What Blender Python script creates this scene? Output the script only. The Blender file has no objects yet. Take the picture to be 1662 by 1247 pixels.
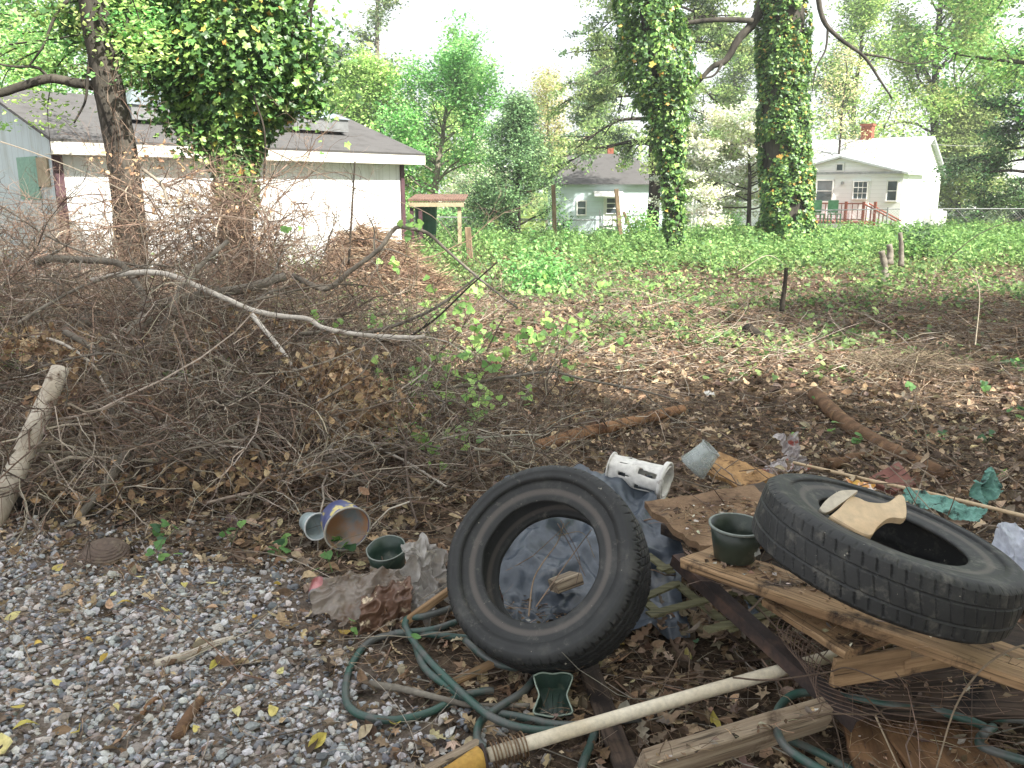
import bpy, math, random
import numpy as np
from mathutils import Matrix, Vector

C = bpy.context.scene.collection
S = bpy.context.scene
rad = math.radians

# ---------------------------------------------------------------- camera
CAM_H = 1.6
PITCH = rad(12.77)
F = 1383.0                       # focal length in pixels of the 1662 px wide photograph
cam = bpy.data.cameras.new("camera"); cam_o = bpy.data.objects.new("camera", cam); C.objects.link(cam_o)
cam_o.location = (0, 0, CAM_H); cam_o.rotation_euler = (rad(90) - PITCH, 0, 0)
cam.sensor_width = 36; cam.lens = F / 1662 * 36; cam.clip_end = 1500; cam.clip_start = 0.05
S.camera = cam_o
# ---------------------------------------------------------------- sky, sun, exposure
SUN = np.array([0.64, -0.66, 0.86]); SUN /= np.linalg.norm(SUN)
w = bpy.data.worlds.new("World"); S.world = w; w.use_nodes = True
nt = w.node_tree; bg = nt.nodes['Background']
sky = nt.nodes.new('ShaderNodeTexSky'); sky.sky_type = 'NISHITA'; sky.sun_disc = False
sky.sun_elevation = math.asin(SUN[2]); sky.sun_rotation = math.atan2(SUN[0], SUN[1])
sky.air_density = 1.0; sky.dust_density = 9.0; sky.ozone_density = 0.6; sky.altitude = 50
# thin bright cloud over the sky
tcw = nt.nodes.new('ShaderNodeTexCoord'); nw = nt.nodes.new('ShaderNodeTexNoise'); nw.inputs['Scale'].default_value = 2.2; nw.inputs['Detail'].default_value = 6
nt.links.new(tcw.outputs['Generated'], nw.inputs['Vector'])
rw = nt.nodes.new('ShaderNodeValToRGB'); rw.color_ramp.elements[0].position = .3; rw.color_ramp.elements[0].color = (.55, .55, .55, 1); rw.color_ramp.elements[1].position = .55; rw.color_ramp.elements[1].color = (1, 1, 1, 1)
nt.links.new(nw.outputs['Fac'], rw.inputs[0])
mw = nt.nodes.new('ShaderNodeMix'); mw.data_type = 'RGBA'; nt.links.new(rw.outputs[0], mw.inputs[0]); nt.links.new(sky.outputs[0], mw.inputs[6]); mw.inputs[7].default_value = (3.0, 3.1, 3.2, 1)
nt.links.new(mw.outputs[2], bg.inputs[0]); bg.inputs[1].default_value = 0.15
sl = bpy.data.lights.new("sun", 'SUN'); so = bpy.data.objects.new("sun", sl); C.objects.link(so)
sl.energy = 4.8; sl.angle = rad(0.6); sl.color = (1.0, 0.95, 0.86)
so.rotation_euler = Vector(SUN).to_track_quat('Z', 'Y').to_euler(); so.location = (8, -4, 12)
S.view_settings.view_transform = 'Standard'; S.view_settings.look = 'None'
S.view_settings.exposure = 1.66; S.view_settings.gamma = 1
S.view_settings.use_curve_mapping = False
S.cycles.max_bounces = 8; S.cycles.transparent_max_bounces = 16

# ---------------------------------------------------------------- maths helpers
rng = np.random.default_rng(7); random.seed(7)
U = lambda a, b, *n: rng.uniform(a, b, n if n else None)
cp, sp = math.cos(PITCH), math.sin(PITCH)
def ray(px, py):
    a = (px - 831) / F; b = (py - 623.5) / F
    return np.array([a, cp - b * sp, -sp - b * cp])
def G(px, py, z=0.0):            # point of the view ray at height z
    d = ray(px, py); t = (z - CAM_H) / d[2]
    return np.array([0, 0, CAM_H]) + t * d
def V(px, py, Y):                # point of the view ray at distance Y
    d = ray(px, py); return np.array([0, 0, CAM_H]) + d * (Y / d[1])
def nrm(v): v = np.asarray(v, float); return v / np.maximum(np.linalg.norm(v, axis=-1, keepdims=True), 1e-9)
def sst(a, b, x): t = np.clip((np.asarray(x, float) - a) / (b - a), 0, 1); return t * t * (3 - 2 * t)
def _h(i, s):
    i = i.astype(np.int64)
    n = (i[..., 0] * 73856093) ^ (i[..., 1] * 19349663) ^ (i[..., 2] * 83492791) ^ (s * 2654435761)
    n = (n ^ (n >> 13)) * 1274126177; n = n ^ (n >> 16)
    return (n & 0xffffff) / float(0xffffff)
def vn(P, sc=1.0, s=1):          # value noise 0..1
    P = np.asarray(P, float) * sc
    if P.shape[-1] == 2: P = np.concatenate([P, np.zeros(P.shape[:-1] + (1,))], -1)
    i = np.floor(P); f = P - i; f = f * f * (3 - 2 * f); r = 0
    for a in (0, 1):
        for b in (0, 1):
            for c in (0, 1):
                wgt = (f[..., 0] if a else 1 - f[..., 0]) * (f[..., 1] if b else 1 - f[..., 1]) * (f[..., 2] if c else 1 - f[..., 2])
                r = r + wgt * _h(i + np.array([a, b, c]), s)
    return r
def fbm(P, sc=1.0, s=1, o=4):
    r = 0; a = 0.5; n = 0
    for k in range(o): r = r + a * vn(P, sc * 2 ** k, s + k); n += a; a *= .5
    return r / n
def H(x, y):                     # height of the ground
    x = np.asarray(x, float); y = np.asarray(y, float)
    P = np.stack([x, y], -1)
    low = -(.35 + .35 * (1 - sst(3, 15, x))) * sst(24, 40, y)
    rough = sst(2.6, 5.5, y)
    near = 1 - sst(26, 34, y)
    return low + near * ((fbm(P, .8, 5, 3) - .5) * (.03 + .17 * rough) + (vn(P, 5, 9) - .5) * .03 * rough) - .05 * sst(60, 200, y)
GX = [-6, -2.55, -.93, -.49, -.12, .2, 3]; GY = [4.4, 3.99, 3.39, 2.66, 2.12, 1.6, .4]
def gravelness(x, y):            # 1 on the gravel drive, 0 on the wood floor
    yb = np.interp(x, GX, GY) + (vn(np.stack([x, y], -1), 2.5, 3) - .5) * .5
    return sst(-.5, .5, yb - y)
def sr(r, g, b):                 # sRGB 0-255 to linear
    f = lambda c: ((c / 255 + .055) / 1.055) ** 2.4 if c > 10 else c / 255 / 12.92
    return (f(r), f(g), f(b))
def frame(n, yaw=None):          # rotation matrices whose Z is n
    n = nrm(n); K = len(n)
    if yaw is None: yaw = U(0, 2 * math.pi, K)
    ref = np.where(np.abs(n[:, 2:3]) > .9, np.array([[1., 0, 0]]), np.array([[0, 0, 1.]]))
    a = nrm(np.cross(ref, n)); b = np.cross(n, a)
    c, s = np.cos(yaw)[:, None], np.sin(yaw)[:, None]
    x = a * c + b * s; y = -a * s + b * c
    return np.stack([x, y, n], -1)
def frame_x(xd, up=(0, 0, 1)):   # 3x3: X along xd, Z near up
    x = nrm(xd); z = np.array(up, float); z = nrm(z - x * (z @ x)); y = np.cross(z, x)
    return np.stack([x, y, z], -1)

# ---------------------------------------------------------------- mesh builder
def wloc(o):
    p = np.array(o.location)
    while o.parent is not None: o = o.parent; p = p + np.array(o.location)
    return p
class MB:
    def __init__(s): s.v = []; s.f = []; s.c = []; s.n = 0
    def add(s, v, faces, col=(1, 1, 1)):
        v = np.asarray(v, float).reshape(-1, 3)
        for fa in (faces if isinstance(faces, list) else [faces]):
            fa = np.asarray(fa, np.int64)
            if fa.size: s.f.append(fa + s.n)
        col = np.asarray(col, float)
        if col.ndim == 1: col = np.tile(col, (len(v), 1))
        s.v.append(v); s.c.append(col); s.n += len(v)
        return s
    def build(s, name, mat, parent=None, org=None, smooth=False, local=False, M=None):
        v = np.concatenate(s.v); c = np.concatenate(s.c)
        me = bpy.data.meshes.new(name); o = bpy.data.objects.new(name, me)
        if M is not None: o.matrix_world = Matrix(M)
        elif parent is not None and not local: v = v - wloc(parent)
        elif org is not None: v = v - np.array(org); o.location = org
        elif parent is None and not local:
            lo = v.min(0); hi = v.max(0); org = np.array([(lo[0] + hi[0]) / 2, (lo[1] + hi[1]) / 2, lo[2]]); v = v - org; o.location = org
        loops = np.concatenate([f.ravel() for f in s.f]); tot = np.concatenate([np.full(len(f), f.shape[1]) for f in s.f])
        st = np.concatenate([[0], np.cumsum(tot)[:-1]])
        me.vertices.add(len(v)); me.vertices.foreach_set('co', v.astype(np.float32).ravel())
        me.loops.add(len(loops)); me.loops.foreach_set('vertex_index', loops.astype(np.int32))
        me.polygons.add(len(tot)); me.polygons.foreach_set('loop_start', st.astype(np.int32))
        me.polygons.foreach_set('loop_total', tot.astype(np.int32))
        me.polygons.foreach_set('use_smooth', np.full(len(tot), smooth))
        at = me.color_attributes.new('col', 'FLOAT_COLOR', 'POINT')
        at.data.foreach_set('color', np.concatenate([c, np.ones((len(c), 1))], 1).astype(np.float32).ravel())
        me.update(calc_edges=True); me.validate()
        me.materials.append(mat); C.objects.link(o)
        if parent is not None:
            o.parent = parent
        return o
def tag(o, label=None, cat=None, group=None, kind=None):
    if label: o['label'] = label
    if cat: o['category'] = cat
    if group: o['group'] = group
    if kind: o['kind'] = kind
    return o
def thing(name, label, cat, loc=(0, 0, 0), rz=0, group=None):
    o = bpy.data.objects.new(name, None); C.objects.link(o); o.empty_display_size = .1
    o.location = tuple(float(q) for q in loc); o.rotation_euler = (0, 0, rz)
    return tag(o, label, cat, group)
def inst(mb, T, pos, R, s, col):
    tv, tf = T; K = len(pos); n = len(tv)
    s = np.asarray(s, float)
    sv = tv[None] * (s[:, None, None] if s.ndim == 1 else s[:, None, :])
    v = np.einsum('kij,knj->kni', R, sv) + pos[:, None, :]
    fs = [(f[None] + (np.arange(K) * n)[:, None, None]).reshape(-1, f.shape[1]) for f in tf]
    col = np.asarray(col, float)
    mb.add(v.reshape(-1, 3), fs, np.repeat(col, n, 0))
def twigs(mb, P0, D, L, r, col, nseg=6, sides=3, wob=.25, grav=0., taper=.25):
    K = len(P0); L = np.broadcast_to(L, (K,)); r = np.broadcast_to(r, (K,)); d = nrm(D)
    P = np.zeros((K, nseg + 1, 3)); P[:, 0] = P0
    bend = rng.normal(0, wob * .5, (K, 3))
    for i in range(nseg):
        P[:, i + 1] = P[:, i] + d * (L / nseg)[:, None]
        d = nrm(d + rng.normal(0, wob, (K, 3)) + bend * .5 + np.array([0, 0, -grav]))
    tubes(mb, P, r[:, None] * np.linspace(1, taper, nseg + 1)[None], col, sides)
    return P
def tubes(mb, P, rr, col, sides=3):
    K, N, _ = P.shape
    t = nrm(np.gradient(P, axis=1)); ref = nrm(rng.normal(0, 1, (K, 1, 3)))
    a = nrm(np.cross(t, ref)); b = np.cross(t, a)
    an = np.arange(sides) * 2 * math.pi / sides
    ring = a[:, :, None] * np.cos(an)[None, None, :, None] + b[:, :, None] * np.sin(an)[None, None, :, None]
    v = P[:, :, None] + ring * rr[:, :, None, None]
    k = np.arange(K)[:, None, None] * N * sides; i = np.arange(N - 1)[None, :, None] * sides; j = np.arange(sides)[None, None]
    j2 = (j + 1) % sides
    f = np.stack([k + i + j, k + i + j2, k + i + sides + j2, k + i + sides + j], -1).reshape(-1, 4)
    col = np.asarray(col, float)
    if col.ndim == 1: col = np.tile(col, (K, 1))
    mb.add(v.reshape(-1, 3), f, np.repeat(col, N * sides, 0))
def smooth_path(pts, n=8):       # Catmull-Rom
    p = np.asarray(pts, float); p = np.vstack([2 * p[0] - p[1], p, 2 * p[-1] - p[-2]]); out = []
    for i in range(1, len(p) - 2):
        for t in np.arange(n) / n:
            a, b, c, d = p[i - 1], p[i], p[i + 1], p[i + 2]
            out.append(.5 * ((2 * b) + (c - a) * t + (2 * a - 5 * b + 4 * c - d) * t * t + (3 * b - a - 3 * c + d) * t ** 3))
    out.append(p[-2]); return np.array(out)
def tube(mb, pts, r0, r1=None, col=(1, 1, 1), sides=8, rough=0., n=6, sm=True, cap=True):
    P = smooth_path(pts, n) if sm and len(pts) > 2 else np.asarray(pts, float)
    if len(P) == 2 : P = P[0] + (P[1] - P[0]) * np.linspace(0, 1, 6)[:, None]
    if r1 is None: r1 = r0
    N = len(P); t = nrm(np.gradient(P, axis=0))
    a = np.zeros_like(P); ref = np.array([.3, .2, 1.]);
    if abs(nrm(t[0]) @ nrm(ref)) > .95: ref = np.array([1., .2, 0])
    a[0] = nrm(ref - t[0] * (ref @ t[0]))
    for i in range(1, N): a[i] = nrm(a[i - 1] - t[i] * (a[i - 1] @ t[i]))
    b = np.cross(t, a); an = np.arange(sides) * 2 * math.pi / sides
    rr = np.linspace(r0, r1, N)[:, None] * np.ones((N, sides))
    base = P[:, None] + (a[:, None] * np.cos(an)[None, :, None] + b[:, None] * np.sin(an)[None, :, None]) * rr[..., None]
    if rough:
        q = 1 + rough * (fbm(base, 1.2 / max(r0, .01), 3, 3) - .5) * 2 + rough * .6 * (vn(base, 4 / max(r0, .01), 8) - .5)
        base = P[:, None] + (base - P[:, None]) * q[..., None]
    i = np.arange(N - 1)[:, None] * sides; j = np.arange(sides)[None]; j2 = (j + 1) % sides
    f = np.stack([i + j, i + j2, i + sides + j2, i + sides + j], -1).reshape(-1, 4)
    v = base.reshape(-1, 3); fl = [f]
    if cap:
        v = np.vstack([v, P[0], P[-1]]); k = len(v); q = np.arange(sides)
        fl.append(np.stack([(q + 1) % sides, q, np.full(sides, k - 2)], -1))
        fl.append(np.stack([q + (N - 1) * sides, (q + 1) % sides + (N - 1) * sides, np.full(sides, k - 1)], -1))
    mb.add(v, fl, col); return P
def box(mb, c, s, R=None, col=(1, 1, 1), bev=.0):
    s = np.array(s) / 2; b = bev
    if b <= 0:
        v = np.array([[x, y, z] for x in (-1, 1) for y in (-1, 1) for z in (-1, 1)]) * s
        f = np.array([[0, 1, 3, 2], [4, 6, 7, 5], [0, 4, 5, 1], [2, 3, 7, 6], [0, 2, 6, 4], [1, 5, 7, 3]]); fl = [f]
    else:
        v = []; idx = {}
        for x in (-1, 1):
            for y in (-1, 1):
                for z in (-1, 1):
                    for a in range(3):
                        q = np.array([x, y, z]) * (s - b); q[a] = np.array([x, y, z])[a] * s[a]
                        idx[(x, y, z, a)] = len(v); v.append(q)
        v = np.array(v); f4 = []; f3 = []
        for a in range(3):
            u, w_ = (a + 1) % 3, (a + 2) % 3
            for sg in (-1, 1):
                k = []
                for (p, q) in ((-1, -1), (1, -1), (1, 1), (-1, 1)):
                    t = [0, 0, 0]; t[a] = sg; t[u] = p; t[w_] = q; k.append(idx[(*t, a)])
                f4.append(k if sg > 0 else k[::-1])
            for p in (-1, 1):
                for q in (-1, 1):
                    t0 = [0, 0, 0]; t0[a] = -1; t0[u] = p; t0[w_] = q; t1 = list(t0); t1[a] = 1
                    f4.append([idx[(*t0, u)], idx[(*t1, u)], idx[(*t1, w_)], idx[(*t0, w_)]])
        for x in (-1, 1):
            for y in (-1, 1):
                for z in (-1, 1): f3.append([idx[(x, y, z, 0)], idx[(x, y, z, 1)], idx[(x, y, z, 2)]])
        fl = [np.array(f4), np.array(f3)]
    if R is not None: v = v @ np.asarray(R).T
    mb.add(v + np.array(c), fl, col)
def lathe(mb, prof, n=48, col=(1, 1, 1), M=None, fn=None, closed=False):
    prof = np.asarray(prof, float); m = len(prof); a = np.arange(n) * 2 * math.pi / n
    r = np.tile(prof[:, 0], (n, 1)); z = np.tile(prof[:, 1], (n, 1)); A = np.tile(a[:, None], (1, m))
    if fn is not None: r, z = fn(r, z, A)
    v = np.stack([r * np.cos(A), r * np.sin(A), z], -1).reshape(-1, 3)
    i = np.arange(n)[:, None] * m; i2 = ((np.arange(n) + 1) % n)[:, None] * m
    j = np.arange(m if closed else m - 1)[None]; j2 = (j + 1) % m
    f = np.stack([i + j, i2 + j, i2 + j2, i + j2], -1).reshape(-1, 4)
    if M is not None: v = v @ np.asarray(M)[:3, :3].T + np.asarray(M)[:3, 3]
    mb.add(v, f, col)
def mat4(R, t): M = np.eye(4); M[:3, :3] = R; M[:3, 3] = t; return M
def sheet(mb, c, R, sx, sy, n=36, amp=.05, sc=6, seed=1, col=(1, 1, 1), edge=.15, fold=None, thick=0):
    g = np.linspace(-1, 1, n); X, Y = np.meshgrid(g, g, indexing='ij')
    P2 = np.stack([X * sx / 2, Y * sy / 2], -1)
    rr = 1 + edge * (fbm(np.stack([X, Y], -1) / np.maximum(np.hypot(X, Y), .2)[..., None], 1.5, seed + 30, 2) - .5) * 2 * np.maximum(np.abs(X), np.abs(Y))
    P2 = P2 * rr[..., None]
    z = 0; a = amp; P3 = P2 + .05 * (np.stack([vn(P2, 9, seed), vn(P2, 9, seed + 2)], -1) - .5)
    for k in range(5):
        th_ = seed * 1.7 + k * 1.1; Q = P3 @ np.array([[math.cos(th_), math.sin(th_)], [-math.sin(th_), math.cos(th_)]]) * [1, 2.3]
        z = z + a * (1 - 2 * np.abs(2 * vn(Q + seed * 3.1, sc * 1.8 ** k, seed + k) - 1)); a *= .55
    if fold is not None: z = z + fold(X, Y)
    v = np.stack([P2[..., 0], P2[..., 1], z], -1)
    v[..., 0] += (vn(P2, sc * 2, seed + 9) - .5) * amp * 1.2; v[..., 1] += (vn(P2, sc * 2, seed + 19) - .5) * amp * 1.2
    v = v.reshape(-1, 3) @ np.asarray(R).T + np.asarray(c)
    i = np.arange(n - 1)[:, None] * n; j = np.arange(n - 1)[None]
    f = np.stack([i + j, i + n + j, i + n + j + 1, i + j + 1], -1).reshape(-1, 4)
    mb.add(v, f, col)

# ---------------------------------------------------------------- materials
def nodes(name):
    m = bpy.data.materials.new(name); m.use_nodes = True; t = m.node_tree
    return m, t, t.nodes['Principled BSDF'], t.nodes['Material Output']
def nn(t, typ, **kw):
    n = t.nodes.new(typ)
    for k, v in kw.items(): setattr(n, k, v)
    return n
def rampn(t, fac, stops, interp='LINEAR'):
    r = nn(t, 'ShaderNodeValToRGB'); r.color_ramp.interpolation = interp; e = r.color_ramp.elements
    while len(e) < len(stops): e.new(.5)
    for i, (p, c) in enumerate(stops): e[i].position = p; e[i].color = (*c, 1) if len(c) == 3 else c
    t.links.new(fac, r.inputs[0]); return r.outputs[0]
def noisen(t, scale, detail=4, vec=None, rough=.55, dist=0):
    n = nn(t, 'ShaderNodeTexNoise'); n.inputs['Scale'].default_value = scale; n.inputs['Detail'].default_value = detail
    n.inputs['Roughness'].default_value = rough; n.inputs['Distortion'].default_value = dist
    if vec is not None: t.links.new(vec, n.inputs['Vector'])
    return n.outputs['Fac']
def ocoord(t, scale=(1, 1, 1), rot=(0, 0, 0)):
    tc = nn(t, 'ShaderNodeTexCoord'); mp = nn(t, 'ShaderNodeMapping'); mp.inputs['Scale'].default_value = scale; mp.inputs['Rotation'].default_value = rot
    t.links.new(tc.outputs['Object'], mp.inputs['Vector']); return mp.outputs[0]
def mixc(t, fac, a, b, mode='MIX'):
    m = nn(t, 'ShaderNodeMix', data_type='RGBA', blend_type=mode)
    if isinstance(fac, (int, float)): m.inputs[0].default_value = fac
    else: t.links.new(fac, m.inputs[0])
    for i, q in ((6, a), (7, b)):
        if isinstance(q, (tuple, list)): m.inputs[i].default_value = (*q, 1)
        else: t.links.new(q, m.inputs[i])
    return m.outputs[2]
def bump(t, b, h, st=.4, dist=.01):
    n = nn(t, 'ShaderNodeBump'); n.inputs['Strength'].default_value = st; n.inputs['Distance'].default_value = dist
    t.links.new(h, n.inputs['Height']); t.links.new(n.outputs[0], b.inputs['Normal'])
def m_attr(name, rough=.7, trans=0., var=.35, vs=30, spec=.3, bmp=0, gain=1.0, sat=1.0):
    m, t, b, o = nodes(name); at = nn(t, 'ShaderNodeAttribute', attribute_name='col')
    n = noisen(t, vs, 3, ocoord(t)); g = rampn(t, n, [(.25, (1 - var,) * 3), (.75, (1 + var * .6,) * 3)])
    c = mixc(t, 1.0, at.outputs['Color'], g, 'MULTIPLY')
    hs_ = nn(t, 'ShaderNodeHueSaturation'); hs_.inputs['Saturation'].default_value = sat; hs_.inputs['Value'].default_value = gain; hs_.inputs['Hue'].default_value = .512 if sat < .8 and not name.startswith('green') and not name.startswith('stone') else .5; t.links.new(c, hs_.inputs['Color']); c = hs_.outputs[0]
    t.links.new(c, b.inputs['Base Color'])
    b.inputs['Roughness'].default_value = rough; b.inputs['Specular IOR Level'].default_value = spec
    if bmp: bump(t, b, n, bmp, .005)
    if trans:
        tr = nn(t, 'ShaderNodeBsdfTranslucent'); mx = nn(t, 'ShaderNodeMixShader'); mx.inputs[0].default_value = trans
        t.links.new(c, tr.inputs[0]); t.links.new(b.outputs[0], mx.inputs[1]); t.links.new(tr.outputs[0], mx.inputs[2]); t.links.new(mx.outputs[0], o.inputs[0])
    return m
def m_plain(name, col, rough=.6, col2=None, sc=8, sc2=60, spec=.4, bmp=.15, metal=0, alpha=1, dirt=None, dsc=5, dlo=.5, dhi=.7, stretch=(1, 1, 1), trans=0):
    m, t, b, o = nodes(name); v = ocoord(t, stretch); n1 = noisen(t, sc, 5, v); n2 = noisen(t, sc2, 3, v)
    c = rampn(t, n1, [(.3, col), (.7, col2 or tuple(q * .75 for q in col))])
    c = mixc(t, 1.0, c, rampn(t, n2, [(.3, (.82,) * 3), (.7, (1.12,) * 3)]), 'MULTIPLY')
    if dirt: c = mixc(t, rampn(t, noisen(t, dsc, 6, ocoord(t), .65), [(dlo, (0, 0, 0)), (dhi, (1, 1, 1))]), c, dirt)
    t.links.new(c, b.inputs['Base Color']); b.inputs['Roughness'].default_value = rough; b.inputs['Specular IOR Level'].default_value = spec
    b.inputs['Metallic'].default_value = metal; b.inputs['Alpha'].default_value = alpha
    if bmp: bump(t, b, n2, bmp, .004)
    if trans:
        tr = nn(t, 'ShaderNodeBsdfTranslucent'); mx = nn(t, 'ShaderNodeMixShader'); mx.inputs[0].default_value = trans
        t.links.new(c, tr.inputs[0]); t.links.new(b.outputs[0], mx.inputs[1]); t.links.new(tr.outputs[0], mx.inputs[2]); t.links.new(mx.outputs[0], o.inputs[0])
    return m
def m_wood(name, c1, c2, stain=None, slo=.5, shi=.68, ssc=4, grain=30, rough=.75, bmp=.5):
    m, t, b, o = nodes(name)
    v = ocoord(t, (1.6, grain, grain)); n = noisen(t, 1.0, 9, v, .72, .25)
    c = rampn(t, n, [(.36, c2), (.5, tuple((p + q) / 2 for p, q in zip(c1, c2))), (.6, c1)])
    n3 = noisen(t, 3, 4, ocoord(t, (1, 3, 3))); c = mixc(t, 1.0, c, rampn(t, n3, [(.3, (.65,) * 3), (.7, (1.2,) * 3)]), 'MULTIPLY')
    crack = rampn(t, noisen(t, 1.0, 3, ocoord(t, (3, grain * 4, grain * 4)), .5, .3), [(.33, (.35,) * 3), (.42, (1, 1, 1))])
    c = mixc(t, 1.0, c, crack, 'MULTIPLY')
    if stain: c = mixc(t, rampn(t, noisen(t, ssc, 8, ocoord(t), .7, .4), [(slo, (0, 0, 0)), (shi, (1, 1, 1))]), c, stain)
    t.links.new(c, b.inputs['Base Color']); b.inputs['Roughness'].default_value = rough; b.inputs['Specular IOR Level'].default_value = .3
    bump(t, b, n, bmp, .006); return m
def m_siding(name, col, axis='Z', period=.2, dirt=None, rough=.5):
    m, t, b, o = nodes(name); tc = nn(t, 'ShaderNodeTexCoord'); sep = nn(t, 'ShaderNodeSeparateXYZ'); t.links.new(tc.outputs['Object'], sep.inputs[0])
    md = nn(t, 'ShaderNodeMath', operation='FRACT'); mu = nn(t, 'ShaderNodeMath', operation='MULTIPLY'); mu.inputs[1].default_value = 1 / period
    t.links.new(sep.outputs[axis], mu.inputs[0]); t.links.new(mu.outputs[0], md.inputs[0])
    c = rampn(t, md.outputs[0], [(0, tuple(q * .72 for q in col)), (.1, col), (.93, col), (1, tuple(q * .85 for q in col))])
    n = noisen(t, 3, 6, ocoord(t, (1, 1, .25)), .65)
    if dirt: c = mixc(t, rampn(t, n, [(.5, (0, 0, 0)), (.78, (.8,) * 3)]), c, dirt)
    t.links.new(c, b.inputs['Base Color']); b.inputs['Roughness'].default_value = rough
    bump(t, b, md.outputs[0], .5, .01); return m

M = {}
M['dry'] = m_attr('dry_leaf', .75, .15, .35, 60, .25, gain=.98, sat=.78)
M['yellow'] = m_attr('yellow_leaf', .7, .2, .3, 60, .25, gain=.8, sat=.9)
M['leaf'] = m_attr('green_leaf', .55, .45, .25, 40, .35, gain=1.45, sat=.8)
M['ivy'] = m_attr('ivy_leaf', .42, .25, .3, 30, .45, gain=1.5, sat=.9)
M['petal'] = m_attr('petal', .6, .4, .1, 10, .2)
M['twig'] = m_attr('twig', .8, 0, .35, 40, .2, gain=.95, sat=.72)
M['stone'] = m_attr('stone', .8, 0, .3, 120, .3, .5, gain=.92, sat=.7)
M['bark'] = m_plain('bark', sr(84, 80, 73), .9, sr(42, 40, 37), 6, 45, .15, 1.0, stretch=(1, 1, .25))
M['bark_dark'] = m_plain('bark_dark', sr(68, 63, 56), .9, sr(32, 29, 26), 8, 50, .15, 1.0, stretch=(1, 1, .3))
M['bark_pale'] = m_plain('bark_pale', sr(138, 130, 118), .9, sr(84, 78, 69), 5, 40, .15, .8, stretch=(1, 1, .4))
# ================================================================ leaf and stone shapes
def blade(ws, curl=.3, fold=.25, ln=1.0, twist=0.):    # leaf along +X, built of left / midrib / right strips
    n = len(ws); x = np.linspace(0, 1, n); v = []
    for i in range(n):
        z = curl * (x[i] - .5) ** 2 - curl * .12; wv = ws[i]; tw = twist * (x[i] - .5)
        v += [[(x[i] - .5) * ln, -wv, z + abs(wv) * fold - tw * wv], [(x[i] - .5) * ln, 0, z], [(x[i] - .5) * ln, wv, z + abs(wv) * fold + tw * wv]]
    f = []
    for i in range(n - 1):
        a = i * 3; f += [[a, a + 1, a + 4, a + 3], [a + 1, a + 2, a + 5, a + 4]]
    return np.array(v), [np.array(f)]
def fan(rad_, cup=.15, sq=1.0, wave=0.):
    n = len(rad_); a = np.arange(n) / n * 2 * math.pi; r = np.array(rad_)
    v = np.stack([r * np.cos(a), r * np.sin(a) * sq, cup * r * r + wave * np.sin(a * 3) * r], -1)
    v = np.vstack([v, [[0, 0, 0]]]); q = np.arange(n)
    return v, [np.stack([q, (q + 1) % n, np.full(n, n)], -1)]
LF_OVAL = [blade([.01, .2, .27, .2, .0], c, f, 1, t) for c, f, t in ((.5, .2, 0), (1.2, .5, .8), (-.7, .3, -1), (.2, .9, .4))]
LF_OAK = [blade([.01, .12, .07, .24, .1, .3, .12, .2, .0], c, f, 1.1, t) for c, f, t in ((.6, .3, .3), (1.5, .5, -.9), (-.8, .4, .8))]
LF_MAPLE = [fan([.55, .22, .45, .2, .38, .16, .12, .16, .38, .2, .45, .22], c, 1, w_) for c, w_ in ((.3, .05), (1.0, .15), (-.8, .1))]
LF_IVY = [fan([.6, .3, .42, .28, .36, .12, .36, .28, .42, .3], c) for c in (.25, -.3)]
LF_HEART = [fan([.6, .42, .46, .5, .3, .12, .3, .5, .46, .42], c) for c in (.3, -.35)]
LF_CARD = (np.array([[-.5, 0, 0], [0, -.3, .08], [.5, 0, -.05], [0, .3, .08]]), [np.array([[0, 1, 2], [0, 2, 3]])])
def ico():
    p = (1 + 5 ** .5) / 2
    v = nrm(np.array([[-1, p, 0], [1, p, 0], [-1, -p, 0], [1, -p, 0], [0, -1, p], [0, 1, p], [0, -1, -p], [0, 1, -p], [p, 0, -1], [p, 0, 1], [-p, 0, -1], [-p, 0, 1]]))
    f = np.array([[0, 11, 5], [0, 5, 1], [0, 1, 7], [0, 7, 10], [0, 10, 11], [1, 5, 9], [5, 11, 4], [11, 10, 2], [10, 7, 6], [7, 1, 8], [3, 9, 4], [3, 4, 2], [3, 2, 6], [3, 6, 8], [3, 8, 9], [4, 9, 5], [2, 4, 11], [6, 2, 10], [8, 6, 7], [9, 8, 1]])
    return v, f
IV, IF_ = ico()
STONES = []
for k in range(10):
    q = IV * (1 + rng.normal(0, .16, (12, 1))) * np.array([1, U(.6, .95), U(.45, .75)]) + rng.normal(0, .05, (12, 3)); STONES.append((q, [IF_]))
def pick(cols, K, jit=.15):
    cols = np.array(cols); c = cols[rng.integers(0, len(cols), K)]
    return np.clip(c * (1 + rng.normal(0, jit, (K, 1))) * (1 + rng.normal(0, jit * .25, (K, 3))), .003, 1)
def scat(mb, temps, pos, n, s, col, yaw=None):
    idx = rng.integers(0, len(temps), len(pos)); R = frame(n, yaw)
    for k, T in enumerate(temps):
        q = idx == k
        if q.any(): inst(mb, T, pos[q], R[q], s[q], col[q])

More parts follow.
